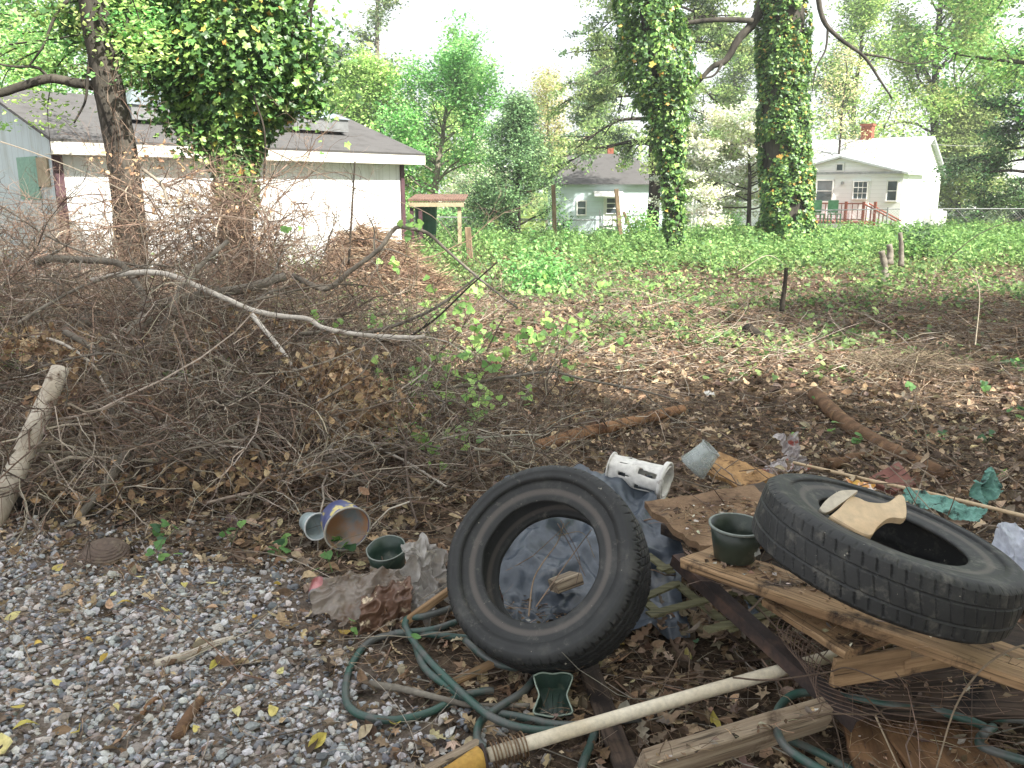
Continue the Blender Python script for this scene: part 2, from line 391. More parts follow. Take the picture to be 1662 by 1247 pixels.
# ================================================================ ground
def make_ground():
    def axis(a, b, fine0, fine1, st):
        c = list(np.arange(fine0, fine1, st)); x = fine1; s_ = st
        while x < b: c.append(x); s_ *= 1.12; x += s_
        c.append(b); x = fine0 - st; s_ = st
        while x > a: c.insert(0, x); s_ *= 1.12; x -= s_
        c.insert(0, a); return np.array(c)
    X = axis(-350, 350, -6, 7, .07); Y = axis(-60, 700, 1, 14, .07)
    gx, gy = np.meshgrid(X, Y, indexing='ij'); z = H(gx, gy)
    gr = gravelness(gx, gy); far = sst(15, 27, gy)
    col = np.stack([gr, far, np.zeros_like(gr)], -1)
    n, m = gx.shape; i = np.arange(n - 1)[:, None] * m; j = np.arange(m - 1)[None]
    f = np.stack([i + j, i + m + j, i + m + j + 1, i + j + 1], -1).reshape(-1, 4)
    mb = MB(); mb.add(np.stack([gx, gy, z], -1).reshape(-1, 3), f, col.reshape(-1, 3))
    mt, t, b, o = nodes('ground_soil')
    at = nn(t, 'ShaderNodeAttribute', attribute_name='col'); sp_ = nn(t, 'ShaderNodeSeparateColor'); t.links.new(at.outputs['Color'], sp_.inputs[0])
    v = ocoord(t)
    soil = rampn(t, noisen(t, 14, 10, v, .75), [(.3, sr(36, 30, 26)), (.48, sr(74, 62, 52)), (.6, sr(112, 96, 80)), (.75, sr(150, 132, 112))])
    grav = rampn(t, noisen(t, 45, 6, v, .7), [(.3, sr(70, 62, 55)), (.5, sr(122, 112, 103)), (.7, sr(160, 150, 142))])
    lawn = rampn(t, noisen(t, 3, 10, v, .75), [(.3, sr(62, 78, 34)), (.5, sr(92, 112, 48)), (.7, sr(130, 140, 80))])
    c = mixc(t, sp_.outputs[0], soil, grav); c = mixc(t, sp_.outputs[1], c, lawn)
    t.links.new(c, b.inputs['Base Color']); b.inputs['Roughness'].default_value = .95; b.inputs['Specular IOR Level'].default_value = .1
    bump(t, b, noisen(t, 60, 8, v, .7), .8, .02)
    tag(mb.build('ground', mt, org=(0, 0, 0), smooth=True), kind='structure')
make_ground()

def pts_in(x0, x1, y0, y1, K, dens=None):
    x = U(x0, x1, K); y = U(y0, y1, K)
    # keep what the widened view could see
    k = (np.abs(x) < .72 * y + .9)
    if dens is not None: k &= rng.uniform(0, 1, K) < dens(x, y)
    x, y = x[k], y[k]; return np.stack([x, y, H(x, y)], -1)
def up_n(K, tilt): return nrm(np.concatenate([rng.normal(0, tilt, (K, 2)), np.ones((K, 1))], 1))

# gravel
mb = MB()
GC = [sr(180, 180, 180), sr(152, 156, 160), sr(128, 132, 138), sr(206, 202, 200), sr(190, 180, 172), sr(112, 116, 122), sr(196, 196, 198), sr(160, 146, 136)]
P = pts_in(-3.6, 1.5, 1.5, 4.6, 62000, lambda x, y: gravelness(x, y) ** 1.3 * (.5 + .75 * fbm(np.stack([x, y], -1), 2.2, 40, 3)))
s = np.clip(rng.lognormal(math.log(.0098), .38, len(P)), .004, .024); P[:, 2] += s * U(.0, .8, len(P))
scat(mb, STONES, P, up_n(len(P), .5), s, pick(GC, len(P), .13))
tag(mb.build('gravel', M['stone']), 'loose grey and pinkish crushed stone of the drive', 'gravel', kind='stuff')

# leaf litter, needles, twigs on the wood floor
DC = [sr(150, 112, 78), sr(126, 92, 64), sr(104, 78, 58), sr(168, 134, 98), sr(132, 106, 86), sr(90, 66, 50), sr(184, 150, 112), sr(142, 122, 106), sr(118, 82, 52)]
mb = MB()
wood = lambda x, y: (1 - .9 * gravelness(x, y)) * (.35 + .9 * fbm(np.stack([x, y], -1), 1.3, 50, 3))
P = pts_in(-3.6, 4.4, 1.5, 6.3, 26000, lambda x, y: np.maximum(wood(x, y), .12)); K = len(P); P[:, 2] += U(.0, .03, K)
scat(mb, LF_OVAL + LF_OAK + LF_MAPLE, P, up_n(K, .45), np.clip(rng.normal(.055, .019, K), .02, .115), pick(DC + [sr(196, 166, 120), sr(190, 160, 130), sr(60, 46, 38)], K, .26))
P = pts_in(-7, 9, 6.3, 13.5, 30000, lambda x, y: .95 - .5 * sst(10, 13.5, y)); K = len(P); P[:, 2] += U(.0, .05, K)
pt = lambda P: (.3 + 1.25 * fbm(P[:, :2], .7, 44, 3))[:, None]
scat(mb, LF_OVAL + LF_OAK[:1], P, up_n(K, .5), np.clip(rng.normal(.07, .02, K), .03, .13), pick(DC, K, .25) * pt(P))
P = pts_in(-10, 17, 13.5, 27, 22000); K = len(P); P[:, 2] += U(.0, .06, K)
scat(mb, [LF_CARD], P, up_n(K, .5), np.clip(rng.normal(.10, .03, K), .04, .18), pick(DC, K, .25) * pt(P))
FC = pts_in(-3.8, 4.2, 1.4, 7.5, 46000, lambda x, y: .25 + .75 * fbm(np.stack([x, y], -1), 2.6, 66, 3) * (1 - .35 * gravelness(x, y))); K = len(FC); FC[:, 2] += U(.004, .03, K)
scat(mb, [LF_CARD], FC, up_n(K, .6), np.clip(rng.normal(.017, .007, K), .005, .035), pick(DC + [sr(190, 160, 130), sr(70, 54, 44)], K, .3))
tag(mb.build('leaf_litter', M['dry']), 'brown fallen leaves carpeting the wood floor', 'fallen leaves', kind='stuff')
mb = MB()
NC = [sr(150, 108, 74), sr(124, 88, 62), sr(172, 132, 96), sr(108, 76, 56), sr(160, 138, 112)]
P = pts_in(-3.6, 4.4, 1.4, 7, 42000, lambda x, y: np.clip((.6 + .35 * (1 - gravelness(x, y))) * (.3 + 1.5 * fbm(np.stack([x, y], -1), 1.8, 60, 3) ** 1.6), 0, 1)); K = len(P); P[:, 2] += U(.008, .035, K)
a = U(0, 2 * math.pi, K); D = np.stack([np.cos(a), np.sin(a), rng.normal(0, .16, K)], -1)
twigs(mb, P, D, U(.03, .13, K), U(.0005, .0011, K), pick(NC, K, .2), 3, 3, .14, 0, .6)
P = pts_in(-7, 9, 7, 14, 26000); K = len(P); P[:, 2] += U(.01, .07, K)
a = U(0, 2 * math.pi, K); D = np.stack([np.cos(a), np.sin(a), rng.normal(0, .25, K)], -1)
twigs(mb, P, D, U(.06, .28, K), U(.0012, .003, K), pick(NC + [sr(176, 160, 140)] * 2, K, .2) * (.5 + 1.25 * fbm(P[:, :2], .8, 46, 3) ** 1.3)[:, None], 2, 3, .2, 0, .6)
tag(mb.build('pine_needles', M['twig']), 'brown pine needles and straw strewn over gravel and soil', 'pine needles', kind='stuff')
mb = MB()
TC = [sr(132, 116, 100), sr(108, 90, 74), sr(92, 70, 56), sr(156, 142, 126), sr(120, 84, 62)]
P = pts_in(-3.8, 5, 2, 8, 3400, lambda x, y: 1 - .75 * gravelness(x, y)); K = len(P); P[:, 2] += U(.01, .05, K)
a = U(0, 2 * math.pi, K); D = np.stack([np.cos(a), np.sin(a), rng.normal(.02, .15, K)], -1)
twigs(mb, P, D, U(.1, .6, K), U(.001, .0032, K), pick(TC, K), 6, 4, .14, 0, .4)
P = pts_in(-3, 10, 7, 15, 3600); K = len(P); P[:, 2] += U(.01, .1, K)
a = U(0, 2 * math.pi, K); D = np.stack([np.cos(a), np.sin(a), rng.normal(.05, .22, K)], -1)
twigs(mb, P, D, U(.2, 1.1, K), U(.002, .005, K), pick(TC, K), 6, 3, .16, 0, .4)
tag(mb.build('fallen_twigs', M['twig']), 'thin dead twigs scattered over the wood floor', 'twigs', kind='stuff')
# yellow leaves on the drive
mb = MB()
px = [(93, 930, .06), (205, 990, .07), (22, 1010, .06), (215, 800, .05), (45, 1190, .07), (8, 1225, .09), (130, 1200, .07), (385, 1165, .05), (445, 1165, .06), (350, 1090, .05), (515, 1215, .07), (450, 955, .035), (228, 945, .04), (1003, 1052, .05), (1115, 1075, .06), (1160, 1182, .06), (170, 1080, .04), (145, 1050, .04), (320, 1195, .04), (300, 960, .05), (62, 1055, .04), (225, 880, .03), (560, 1035, .05), (185, 975, .04), (345, 955, .05), (190, 1160, .03), (1130, 640, .05), (880, 620, .06), (975, 690, .05), (1010, 635, .05), (1205, 690, .05), (30, 1160, .05), (270, 1000, .04), (415, 1010, .04), (95, 1120, .04), (520, 880, .04), (640, 1180, .04), (455, 1100, .04)]
P = np.array([G(a, b) for a, b, c in px]); P[:, 2] = H(P[:, 0], P[:, 1]) + .022; s = np.array([c for a, b, c in px]); K = len(P)
scat(mb, LF_OVAL, P, up_n(K, .4), s * 1.05, pick([sr(222, 205, 88), sr(228, 214, 120), sr(214, 180, 70), sr(235, 225, 150)], K, .06))
tag(mb.build('yellow_leaves', M['yellow']), 'pale yellow fallen leaves dotted over gravel and litter', 'fallen leaves', kind='stuff')

# ================================================================ green ground cover
mb = MB()
GREEN = [sr(104, 140, 56), sr(124, 156, 66), sr(84, 122, 52), sr(136, 164, 80), sr(70, 104, 54), sr(96, 136, 60)]
def gdens(x, y):
    P2 = np.stack([x, y], -1); edge = np.interp(x, [-8, -2, 0, 2, 5, 9, 14], [6.3, 6.3, 6.6, 7.7, 9.2, 10.4, 10.4])
    return sst(-1.2, 2.6, y - edge + (fbm(P2, .55, 70, 3) - .5) * 8) * (.12 + .95 * sst(.42, .58, fbm(P2, .8, 71, 3)))
P = pts_in(-11, 20, 7, 30, 190000, gdens); K = len(P)
hh = (fbm(P[:, :2], .9, 72, 3) ** 2) * .9 * sst(8, 14, P[:, 1]); P[:, 2] += U(0, 1, K) * (hh + .05) + .02
scat(mb, LF_IVY + LF_HEART, P, up_n(K, .75), np.clip(rng.normal(.062, .018, K), .03, .11), pick(GREEN, K, .22) * (.3 + .95 * fbm(P[:, :2], .7, 75, 3))[:, None])
tag(mb.build('ground_ivy', M['leaf']), 'bright green ivy and low weeds covering the lot', 'ground cover', kind='stuff')
mb = MB()
P = pts_in(-3, 22, 15.5, 31, 3600, lambda x, y: sst(15, 21, y + (vn(np.stack([x, y], -1), .5, 80) - .5) * 5) * (.55 + .45 * sst(0, 6, x))); K = len(P)
ht = U(.2, .5, K) * (1 + .35 * sst(3, 10, P[:, 0])); a = U(0, 6.28, K)
Q = twigs(mb, P, np.stack([np.cos(a) * .25, np.sin(a) * .25, np.ones(K)], -1), ht, .004, pick([sr(96, 118, 60)], K), 4, 3, .12)
LP = Q[:, 1:].reshape(-1, 3); LP = np.repeat(LP, 9, 0) + rng.normal(0, .075, (len(LP) * 9, 3)); K = len(LP)
scat(mb, [LF_CARD, LF_OVAL[0]], LP, up_n(K, .8), np.clip(rng.normal(.085, .02, K), .04, .14), pick([sr(90, 134, 50), sr(108, 150, 58), sr(70, 116, 46), sr(122, 162, 70)], K, .15))
tag(mb.build('tall_weeds', M['leaf']), 'tall feathery green weeds in front of the far fence', 'weeds', kind='stuff')
mb = MB()   # sparse seedlings and creeping sprigs nearer the camera
SP = [(265, 880, 6, .06), (262, 915, 5, .05), (375, 885, 4, .05), (455, 905, 6, .06), (548, 905, 7, .06), (540, 930, 4, .05), (1600, 640, 9, .06), (1640, 600, 10, .07), (1465, 640, 2, .08), (1355, 705, 4, .06), (1395, 730, 4, .06), (1515, 725, 5, .06), (1600, 725, 4, .05), (1330, 665, 3, .06), (1490, 720, 3, .05), (1300, 720, 2, .04), (1655, 685, 5, .07), (930, 600, 5, .05), (850, 570, 5, .05), (1445, 545, 4, .06), (1580, 550, 5, .06), (1530, 565, 3, .05), (905, 545, 4, .06), (1120, 1080, 1, .03), (1610, 790, 3, .05), (700, 720, 4, .06), (665, 690, 5, .05), (575, 1040, 2, .04), (693, 1060, 2, .04)]
for a, b, k, s_ in SP:
    c = G(a, b); P = c + np.stack([rng.normal(0, .035, k), rng.normal(0, .05, k), U(.03, .1, k)], -1)
    scat(mb, LF_HEART + LF_OVAL[:1], P, up_n(k, .7), U(.7, 1.1, k) * s_ * 1.1, pick([sr(96, 146, 50), sr(76, 128, 52), sr(58, 98, 60)], k, .12))
    twigs(mb, np.repeat(c[None], k, 0), P - c, np.linalg.norm(P - c, axis=1), .0015, pick([sr(90, 120, 60)], k), 3, 3, .05)
tag(mb.build('seedlings', M['leaf']), 'small green seedlings sprouting through gravel and dead leaves', 'seedlings', kind='stuff')
# ================================================================ trees
def limb(p, d, L, r, nseg, wob, grav=0):
    pts = [np.array(p, float)]; d = nrm(d)
    for i in range(nseg):
        pts.append(pts[-1] + d * L / nseg); d = nrm(d + rng.normal(0, wob, 3) + np.array([0, 0, -grav]))
    return np.array(pts)
def grow(path, r0, r1, nl, z_from, lens, ang, mbt, sub=5, wob=.13, grav=0., sides=7, lead=True, flat=1.0, bias=None, subl=.42):
    """limbs and twigs along a trunk path; returns the points where leaves hang"""
    cum = np.linspace(0, 1, len(path)); tips = []
    for k in range(nl):
        t = z_from + (1 - z_from) * ((k + rng.uniform(0, 1)) / nl); i = min(int(t * (len(path) - 1)), len(path) - 2)
        f = t * (len(path) - 1) - i; p = path[i] * (1 - f) + path[i + 1] * f
        a = rng.uniform(0, 2 * math.pi) if bias is None else bias[0] + rng.normal(0, bias[1])
        e = ang[0] + (ang[1] - ang[0]) * (t - z_from) / max(1 - z_from, .01) + rng.normal(0, .12)
        d = np.array([math.cos(a) * math.cos(e), math.sin(a) * math.cos(e), math.sin(e)])
        L = (lens[0] + (lens[1] - lens[0]) * (t - z_from) / max(1 - z_from, .01)) * rng.uniform(.7, 1.15)
        r = max((r0 + (r1 - r0) * t) * .42, .006 * L)
        q = limb(p, d, L, r, 8, wob, grav); tube(mbt, q, r, r * .2, (1, 1, 1), 6, 0, 2)
        for j in range(sub):
            u = rng.uniform(.25, 1); ii = min(int(u * 8), 7); pp = q[ii] + (q[ii + 1] - q[ii]) * (u * 8 - ii)
            dd = nrm(nrm(q[ii + 1] - q[ii]) + rng.normal(0, .55, 3) * np.array([1, 1, flat])); l2 = L * subl * rng.uniform(.5, 1.1)
            q2 = limb(pp, dd, l2, r * .4, 5, wob * 1.3, grav); tube(mbt, q2, r * .38, r * .08, (1, 1, 1), 4, 0, 1)
            tips += [q2[2], q2[3], q2[4], q2[5]]
        tips += [q[5], q[7], q[8]]
    return np.array(tips)
def foliage(tips, per, spread, size, cols, temps, tilt=.7, squash=.7, keep=1.0, cl=.22):
    mb = MB(); K = len(tips); tips = tips[rng.uniform(0, 1, K) < keep]; K = len(tips)
    cc = np.repeat(pick(cols, K, cl), per, 0)
    P = np.repeat(tips, per, 0) + rng.normal(0, 1, (K * per, 3)) * spread * np.array([1, 1, squash])
    c = np.clip(cc * (1 + rng.normal(0, .14, (K * per, 1))), .005, 1)
    scat(mb, temps, P, up_n(K * per, tilt), np.clip(rng.normal(size, size * .3, K * per), size * .4, size * 2), c)
    return mb
def tree(name, label, base, hgt, r0, kind, cols, nl, z_from, lens, ang, per, spread, size, bark='bark', lean=(0, 0), sub=5, squash=.7, wob=.13, grav=0., leafm='leaf', group=None, tilt=.7, temps=None, path=None, keep=1.0, flat=1.0, cat='tree', crown='crown'):
    base = np.array(base, float); t = thing(name, label, cat, base, group=group); mbt = MB()
    if path is None:
        n = 12; z = np.linspace(0, hgt, n); wob_ = np.cumsum(rng.normal(0, hgt * .008, (n, 2)), 0)
        path = base + np.stack([lean[0] * z / hgt + wob_[:, 0], lean[1] * z / hgt + wob_[:, 1], z - .1], -1)
    tube(mbt, path, r0, r0 * .25, (1, 1, 1), 12, .12, 3)
    tips = grow(path, r0, r0 * .25, nl, z_from, lens, ang, mbt, sub, wob, grav, flat=flat)
    mbt.build('trunk', M[bark], t, smooth=True)
    foliage(tips, per, spread, size, cols, temps or [LF_CARD], tilt, squash, keep).build(crown, M[leafm], t)
    return t, tips
YG = [sr(124, 160, 62), sr(146, 178, 78), sr(104, 142, 56), sr(168, 190, 96)]
BG = [sr(92, 160, 66), sr(112, 176, 76), sr(76, 140, 60), sr(140, 188, 92)]
DG = [sr(62, 92, 56), sr(80, 110, 62), sr(48, 78, 50), sr(96, 124, 70)]
PG = [sr(88, 112, 72), sr(108, 130, 78), sr(70, 94, 62), sr(130, 148, 86)]
OL = [sr(160, 168, 92), sr(182, 178, 116), sr(140, 152, 84), sr(190, 170, 130)]
WH = [sr(240, 240, 226), sr(225, 230, 205), sr(248, 246, 238), sr(206, 220, 170)]
def B(px, Y): x = (px - 831) / F * (Y * cp + 1.6 * sp) ; return (x, Y, float(H(x, Y)))   # ground point seen in column px
# far trees
tree('maple_tree', 'bright green spring maple behind the small pergola, pale trunk leaning right', B(695, 40), 7.2, .2, 0, BG, 34, .2, (4.0, 2.2), (.35, .9), 30, .3, .15, 'bark_pale', (1.3, 0), sub=6, group='trees beyond the fence')
tree('pine_tree', 'tall thin pine with sparse tufts above the shed roof', B(600, 50), 17, .2, 0, PG, 22, .42, (2.2, .9), (.1, .6), 22, .3, .16, 'bark_pale', (.3, 0), sub=4, keep=.75)
tree('round_tree', 'light green bushy tree right behind the far end of the shed roof', B(600, 42), 7.0, .18, 0, YG, 30, .2, (3.6, 1.9), (.3, .9), 34, .36, .16, sub=6)
tree('dark_pine_tree', 'darker pine standing behind the shed ridge left of the thin pine', B(545, 55), 10.5, .22, 0, PG + DG, 20, .3, (2.6, 1.2), (.1, .6), 26, .35, .17, sub=5)
tree('cedar_tree', 'conical dark green cedar left of the pale blue house', B(838, 33), 5.2, .14, 0, [sr(86, 124, 76), sr(104, 144, 84), sr(74, 108, 72), sr(124, 160, 98)], 60, .06, (2.3, .3), (.35, 1.0), 22, .22, .1, 'bark_dark', (.1, 0), sub=6, squash=.9, keep=.85)
tree('olive_tree', 'thin pale yellow green tree rising behind the cedar', B(890, 52), 8.5, .16, 0, OL, 20, .3, (2.4, 1.0), (.4, 1.0), 20, .38, .14, 'bark_pale', sub=6, keep=.85)
tree('loblolly_pine', 'large pine with drooping grey green boughs behind the middle ivy tree', B(1058, 34), 14, .26, 0, PG + [sr(128, 150, 70), sr(110, 140, 64)], 44, .25, (3.9, 3.6), (.0, .2), 34, .17, .12, 'bark_dark', (.4, 0), sub=7, wob=.1, grav=.07, squash=.5, tilt=1.3)
for px_, Y, h, lb in ((1150, 31, 3.5, 'wide white blossoming dogwood between the pale blue house and the big ivy trunk'), (1214, 30, 3.9, 'white blossoming dogwood over the small white porch'), (775, 50, 4.2, 'small white blossoming tree right of the bright green maple'), (1590, 62, 4.6, 'faint white blossoming tree before the distant house at right')):
    tree('dogwood_tree', lb, B(px_, Y), h, .1, 0, WH, 22, .3, (2.2, 1.3), (.15, .7), 34, .22, .11, 'bark_dark', sub=6, leafm='petal', squash=.35, crown='blossom_crown', group='dogwoods in bloom', flat=.4)
tree('oak_tree', 'tall spreading light green tree behind the white house', B(1500, 58), 19, .34, 0, YG + OL[:1], 34, .28, (6.0, 2.6), (.5, 1.1), 46, .5, .2, 'bark', (-.8, 0), sub=8, wob=.15)
tree('oak_tree', 'open light green tree left of the white house chimney', B(1370, 56), 14, .24, 0, YG + PG[:1], 26, .3, (4.2, 2.0), (.4, 1.0), 34, .45, .19, sub=6, wob=.15, keep=.7)
tree('rounded_tree', 'dense olive green rounded tree right behind the white house', B(1556, 56), 6.6, .2, 0, [sr(120, 140, 66), sr(104, 126, 60), sr(140, 156, 80)], 30, .12, (2.8, 1.6), (.2, .9), 44, .4, .17, sub=6)
tree('hemlock_tree', 'dark green hemlock at the right edge with drooping boughs', B(1672, 36), 10.5, .22, 0, DG + [sr(80, 130, 66)], 46, .1, (3.2, 1.2), (.0, .3), 36, .26, .14, 'bark_dark', sub=6, grav=.05, squash=.5)
tree('maple_tree', 'overhanging light green maple at the top right corner', B(1720, 26), 13, .26, 0, BG + YG, 22, .3, (5.0, 3.0), (.2, .8), 40, .38, .13, sub=7, group='trees beyond the fence')
tree('far_tree', 'pale green tree far behind the maple and cedar', B(740, 66), 8, .2, 0, YG, 20, .15, (3.2, 1.6), (.3, .9), 24, .5, .2, sub=6, group='far pale trees')
tree('far_tree', 'pale green tree far behind the pale blue house', B(960, 66), 11, .2, 0, PG + YG, 22, .2, (3.4, 1.6), (.3, .9), 30, .5, .2, sub=6, group='far pale trees')
tree('far_tree', 'pale green tree far behind between the two ivy trunks', B(1190, 64), 12, .2, 0, YG + PG, 22, .25, (3.6, 1.6), (.3, .9), 26, .5, .2, sub=6, group='far pale trees')
tree('bare_twig_tree', 'nearly bare tree with a few leaves just right of the big ivy trunk', B(1345, 49), 9, .09, 0, OL, 22, .25, (2.6, 1.4), (.4, 1.1), 6, .3, .13, 'bark_dark', sub=7, keep=.5)
tree('poplar_tree', 'light green leafy tree behind the left gable of the shed', B(20, 26), 9.0, .2, 0, YG + BG, 30, .2, (3.4, 2.0), (.2, .9), 46, .36, .12, sub=7)
tree('poplar_tree', 'light green leafy tree behind the shed roof right of the leaning trunk', B(270, 30), 9.5, .2, 0, YG + BG, 26, .25, (3.0, 1.8), (.3, .9), 40, .36, .13, sub=7)

# ivy masses -----------------------------------------------------
IVYC = [sr(72, 110, 44), sr(98, 134, 52), sr(48, 80, 38), sr(122, 156, 70), sr(68, 106, 46), sr(50, 84, 42)]
def ivy(path, rads, K, size, yel=.02, core=.55, cover=1.0, light=0, seed=1):
    """ivy hanging round a stem; rads = outline radius at each path point"""
    mb = MB(); P = smooth_path(path, 8); R = np.interp(np.linspace(0, 1, len(P)), np.linspace(0, 1, len(rads)), rads)
    i = rng.choice(len(P) - 1, K, p=(R[:-1] / R[:-1].sum())); f = rng.uniform(0, 1, K)[:, None]; c = P[i] * (1 - f) + P[i + 1] * f; r = R[i] * (1 - f[:, 0]) + R[i + 1] * f[:, 0]
    a = U(0, 2 * math.pi, K); d = np.stack([np.cos(a), np.sin(a), np.zeros(K)], -1)
    lump = fbm(np.stack([np.cos(a) * 1.3 + c[:, 0], np.sin(a) * 1.3 + c[:, 1], c[:, 2] * 1.5], -1), 1.3, seed, 3)
    u = core + (1 - core) * rng.uniform(0, 1, K) ** .5
    pos = c + d * (r * u * (.62 + .75 * lump))[:, None]; pos[:, 2] += rng.normal(0, .04, K)
    if cover < 1:
        k = fbm(pos, 2.2, seed + 5, 3) < (.34 + cover * .36); pos = pos[k]; d = d[k]; K = len(pos)
    n = nrm(d * .8 + np.array([0, 0, .55]) + rng.normal(0, .45, (K, 3)))
    col = pick(IVYC, K, .18); y = rng.uniform(0, 1, K) < yel; col[y] = pick([sr(170, 160, 60), sr(186, 140, 50)], y.sum(), .1)
    scat(mb, LF_IVY, pos, n, np.clip(rng.lognormal(math.log(size * .9), .34, K), size * .4, size * 1.9), col); return mb
# leaning tree on the left
Y0 = 9.6
t = thing('leaning_tree', 'bare brown trunk leaning left in front of the white shed, with a limb reaching left', 'tree', B(212, Y0))
tp = [B(214, Y0)] + [V(a, b, Y0) for a, b in ((212, 400), (203, 285), (186, 190), (166, 90), (150, 0), (134, -110), (120, -260))]
mb = MB(); tube(mb, tp, .185, .125, (1, 1, 1), 16, .1, 8)
tube(mb, [V(a, b, Y0 - .05 * k) for k, (a, b) in enumerate(((165, 140), (130, 136), (80, 128), (35, 140), (-20, 152), (-120, 120)))], .055, .04, (1, 1, 1), 8, .15, 6)
for q in ([(146, 90), (142, 130), (138, 165), (120, 200)], [(110, 0), (88, 30), (70, 75), (45, 110)], [(80, 128), (60, 110), (20, 108), (-20, 100)], [(172, 110), (200, 60), (215, -10)]):
    tube(mb, [V(a, b, Y0 - .1) for a, b in q], .02, .009, (1, 1, 1), 6, .15, 6)
tube(mb, [V(a, b, Y0 - .24) for a, b in ((150, 60), (166, 140), (185, 205), (190, 300), (205, 400))], .008, .006, (1, 1, 1), 5, 0, 6)
mb.build('trunk', M['bark'], t, smooth=True)
mbt = MB(); tips = []
for k in range(44):
    p = V(U(-60, 240), U(-90, 150), Y0 + U(-.8, 2.5)); q = limb(p, [U(-1, 1), U(-.6, .6), U(-.5, .2)], U(.7, 1.6), .01, 6, .2, .05)
    if k > 13 : q = q + np.array([U(-.6, .6), 1.5, .4])
    tube(mbt, q, .01, .003, (1, 1, 1), 4, 0, 2); tips += list(q[1:])
tag(mbt.build('twigs', M['bark_dark'], t), kind='stuff')
foliage(np.array(tips), 60, .17, .06, YG + BG, LF_OVAL[:2], .6, .35, .8).build('crown', M['leaf'], t)
# ivy tree left of centre
Y1 = 10.2; b1 = B(382, Y1)
t = thing('ivy_covered_tree', 'tree smothered in dark glossy ivy that swells out above the brush pile, left of centre', 'tree', b1)
tp = [b1] + [V(a, b, Y1) for a, b in ((383, 400), (382, 280), (384, 180), (390, 60), (395, -80), (400, -260))]
mb = MB(); tube(mb, tp, .2, .16, (1, 1, 1), 16, .12, 8)
tube(mb, [V(a, b, Y1 - .3) for a, b in ((470, 60), (500, 20), (512, -5), (560, -30))], .035, .02, (1, 1, 1), 6, .2, 5)
tube(mb, [V(a, b, Y1 - .3) for a, b in ((505, 5), (504, 50), (498, 90), (503, 130), (496, 160))], .014, .006, (1, 1, 1), 6, .2, 5)
tube(mb, [V(a, b, Y1 - .6) for a, b in ((398, 110), (415, 165), (430, 220), (428, 300))], .012, .01, (1, 1, 1), 6, .2, 5)
mb.build('trunk', M['bark_dark'], t, smooth=True)
mb = ivy([V(a, b, Y1) for a, b in ((384, 330), (383, 270), (384, 228), (392, 180), (384, 130), (374, 60), (368, -30), (366, -140))], [.25, .28, .38, .55, .74, .8, .86, .9], 21000, .085, .025, .5, cover=.98, seed=11)
for (a, b, r, K) in ((285, 145, .36, 800), (300, 190, .22, 380), (258, 60, .42, 800), (215, 10, .5, 800), (480, 130, .38, 1200), (505, 165, .16, 260), (340, 225, .26, 700), (150, -10, .5, 1000), (110, 45, .14, 160), (235, 105, .2, 240), (470, 60, .45, 1300), (190, 75, .2, 200)):
    P = V(a, b, Y1 - .1) + rng.normal(0, 1, (K, 3)) * r * .55; scat(mb, LF_IVY, P, nrm(rng.normal(0, .5, (K, 3)) + [0, -.5, .6]), np.clip(rng.normal(.085, .02, K), .03, .14), pick(IVYC, K, .2))
mb.build('ivy', M['ivy'], t)
# slim ivy tree in the middle
Y2 = 20.5; b2 = B(1096, Y2)
t = thing('ivy_covered_tree', 'slim tree wrapped in ivy whose crown spreads upward, in the middle of the lot', 'tree', b2)
tp = [b2] + [V(a, b, Y2) for a, b in ((1094, 350), (1086, 240), (1078, 160), (1060, 80), (1048, 0), (1035, -120))]
mb = MB(); tube(mb, tp, .22, .16, (1, 1, 1), 12, .12, 6); mb.build('trunk', M['bark_dark'], t, smooth=True)
mb = ivy(tp, [.27, .27, .3, .5, .86, .84, .8, .85], 17000, .11, .02, .5, cover=.9, seed=21)
mb.build('ivy', M['ivy'], t)
# big ivy tree on the right
Y3 = 23; b3 = B(1279, Y3)
t = thing('ivy_covered_tree', 'thickest trunk with bark showing between ivy, before the white house at right', 'tree', b3)
tp = [b3] + [V(a, b, Y3) for a, b in ((1278, 340), (1274, 240), (1272, 120), (1272, 0), (1272, -140), (1280, -400))]
mb = MB(); tube(mb, tp, .58, .46, (1, 1, 1), 24, .12, 8)
tube(mb, [V(a, b, Y3) for a, b in ((1245, -10), (1222, 38), (1200, 62), (1178, 98), (1155, 110), (1126, 142))], .14, .05, (1, 1, 1), 8, .15, 6)
tube(mb, [V(a, b, Y3 - .1) for a, b in ((1222, 34), (1180, 32), (1140, 34), (1090, 42))], .075, .05, (1, 1, 1), 8, .15, 6)
tube(mb, [V(a, b, Y3 - .1) for a, b in ((1172, 104), (1156, 124), (1118, 128))], .04, .02, (1, 1, 1), 6, .15, 5)
tube(mb, [V(a, b, Y3 - 1) for a, b in ((1325, -20), (1336, 32), (1362, 62), (1402, 92), (1428, 130), (1448, 160))], .07, .02, (1, 1, 1), 6, .15, 5)
tube(mb, [V(a, b, Y3 - 1) for a, b in ((1402, 88), (1440, 94), (1480, 104), (1520, 98))], .03, .01, (1, 1, 1), 6, .15, 5)
tube(mb, [V(a, b, Y3 - 1) for a, b in ((1344, 42), (1340, 80), (1325, 110), (1318, 150))], .03, .01, (1, 1, 1), 6, .15, 5)
mb.build('trunk', M['bark'], t, smooth=True)
ivy(tp[:-1], [.84, .72, .67, .65, .65, .65], 36000, .10, .05, .8, cover=.86, seed=31).build('ivy', M['ivy'], t)
# unseen trees added outside the frame to shade the dump and dapple the lot
tree('added_shade_tree', 'unseen broad leafy tree added behind and right of the viewpoint to shade the dumped rubbish', (6.6, -3.8, float(H(6.6, -3.8))), 10.5, .35, 0, YG, 40, .45, (4.2, 2.4), (.1, .8), 34, .5, .30, sub=6, keep=.9)

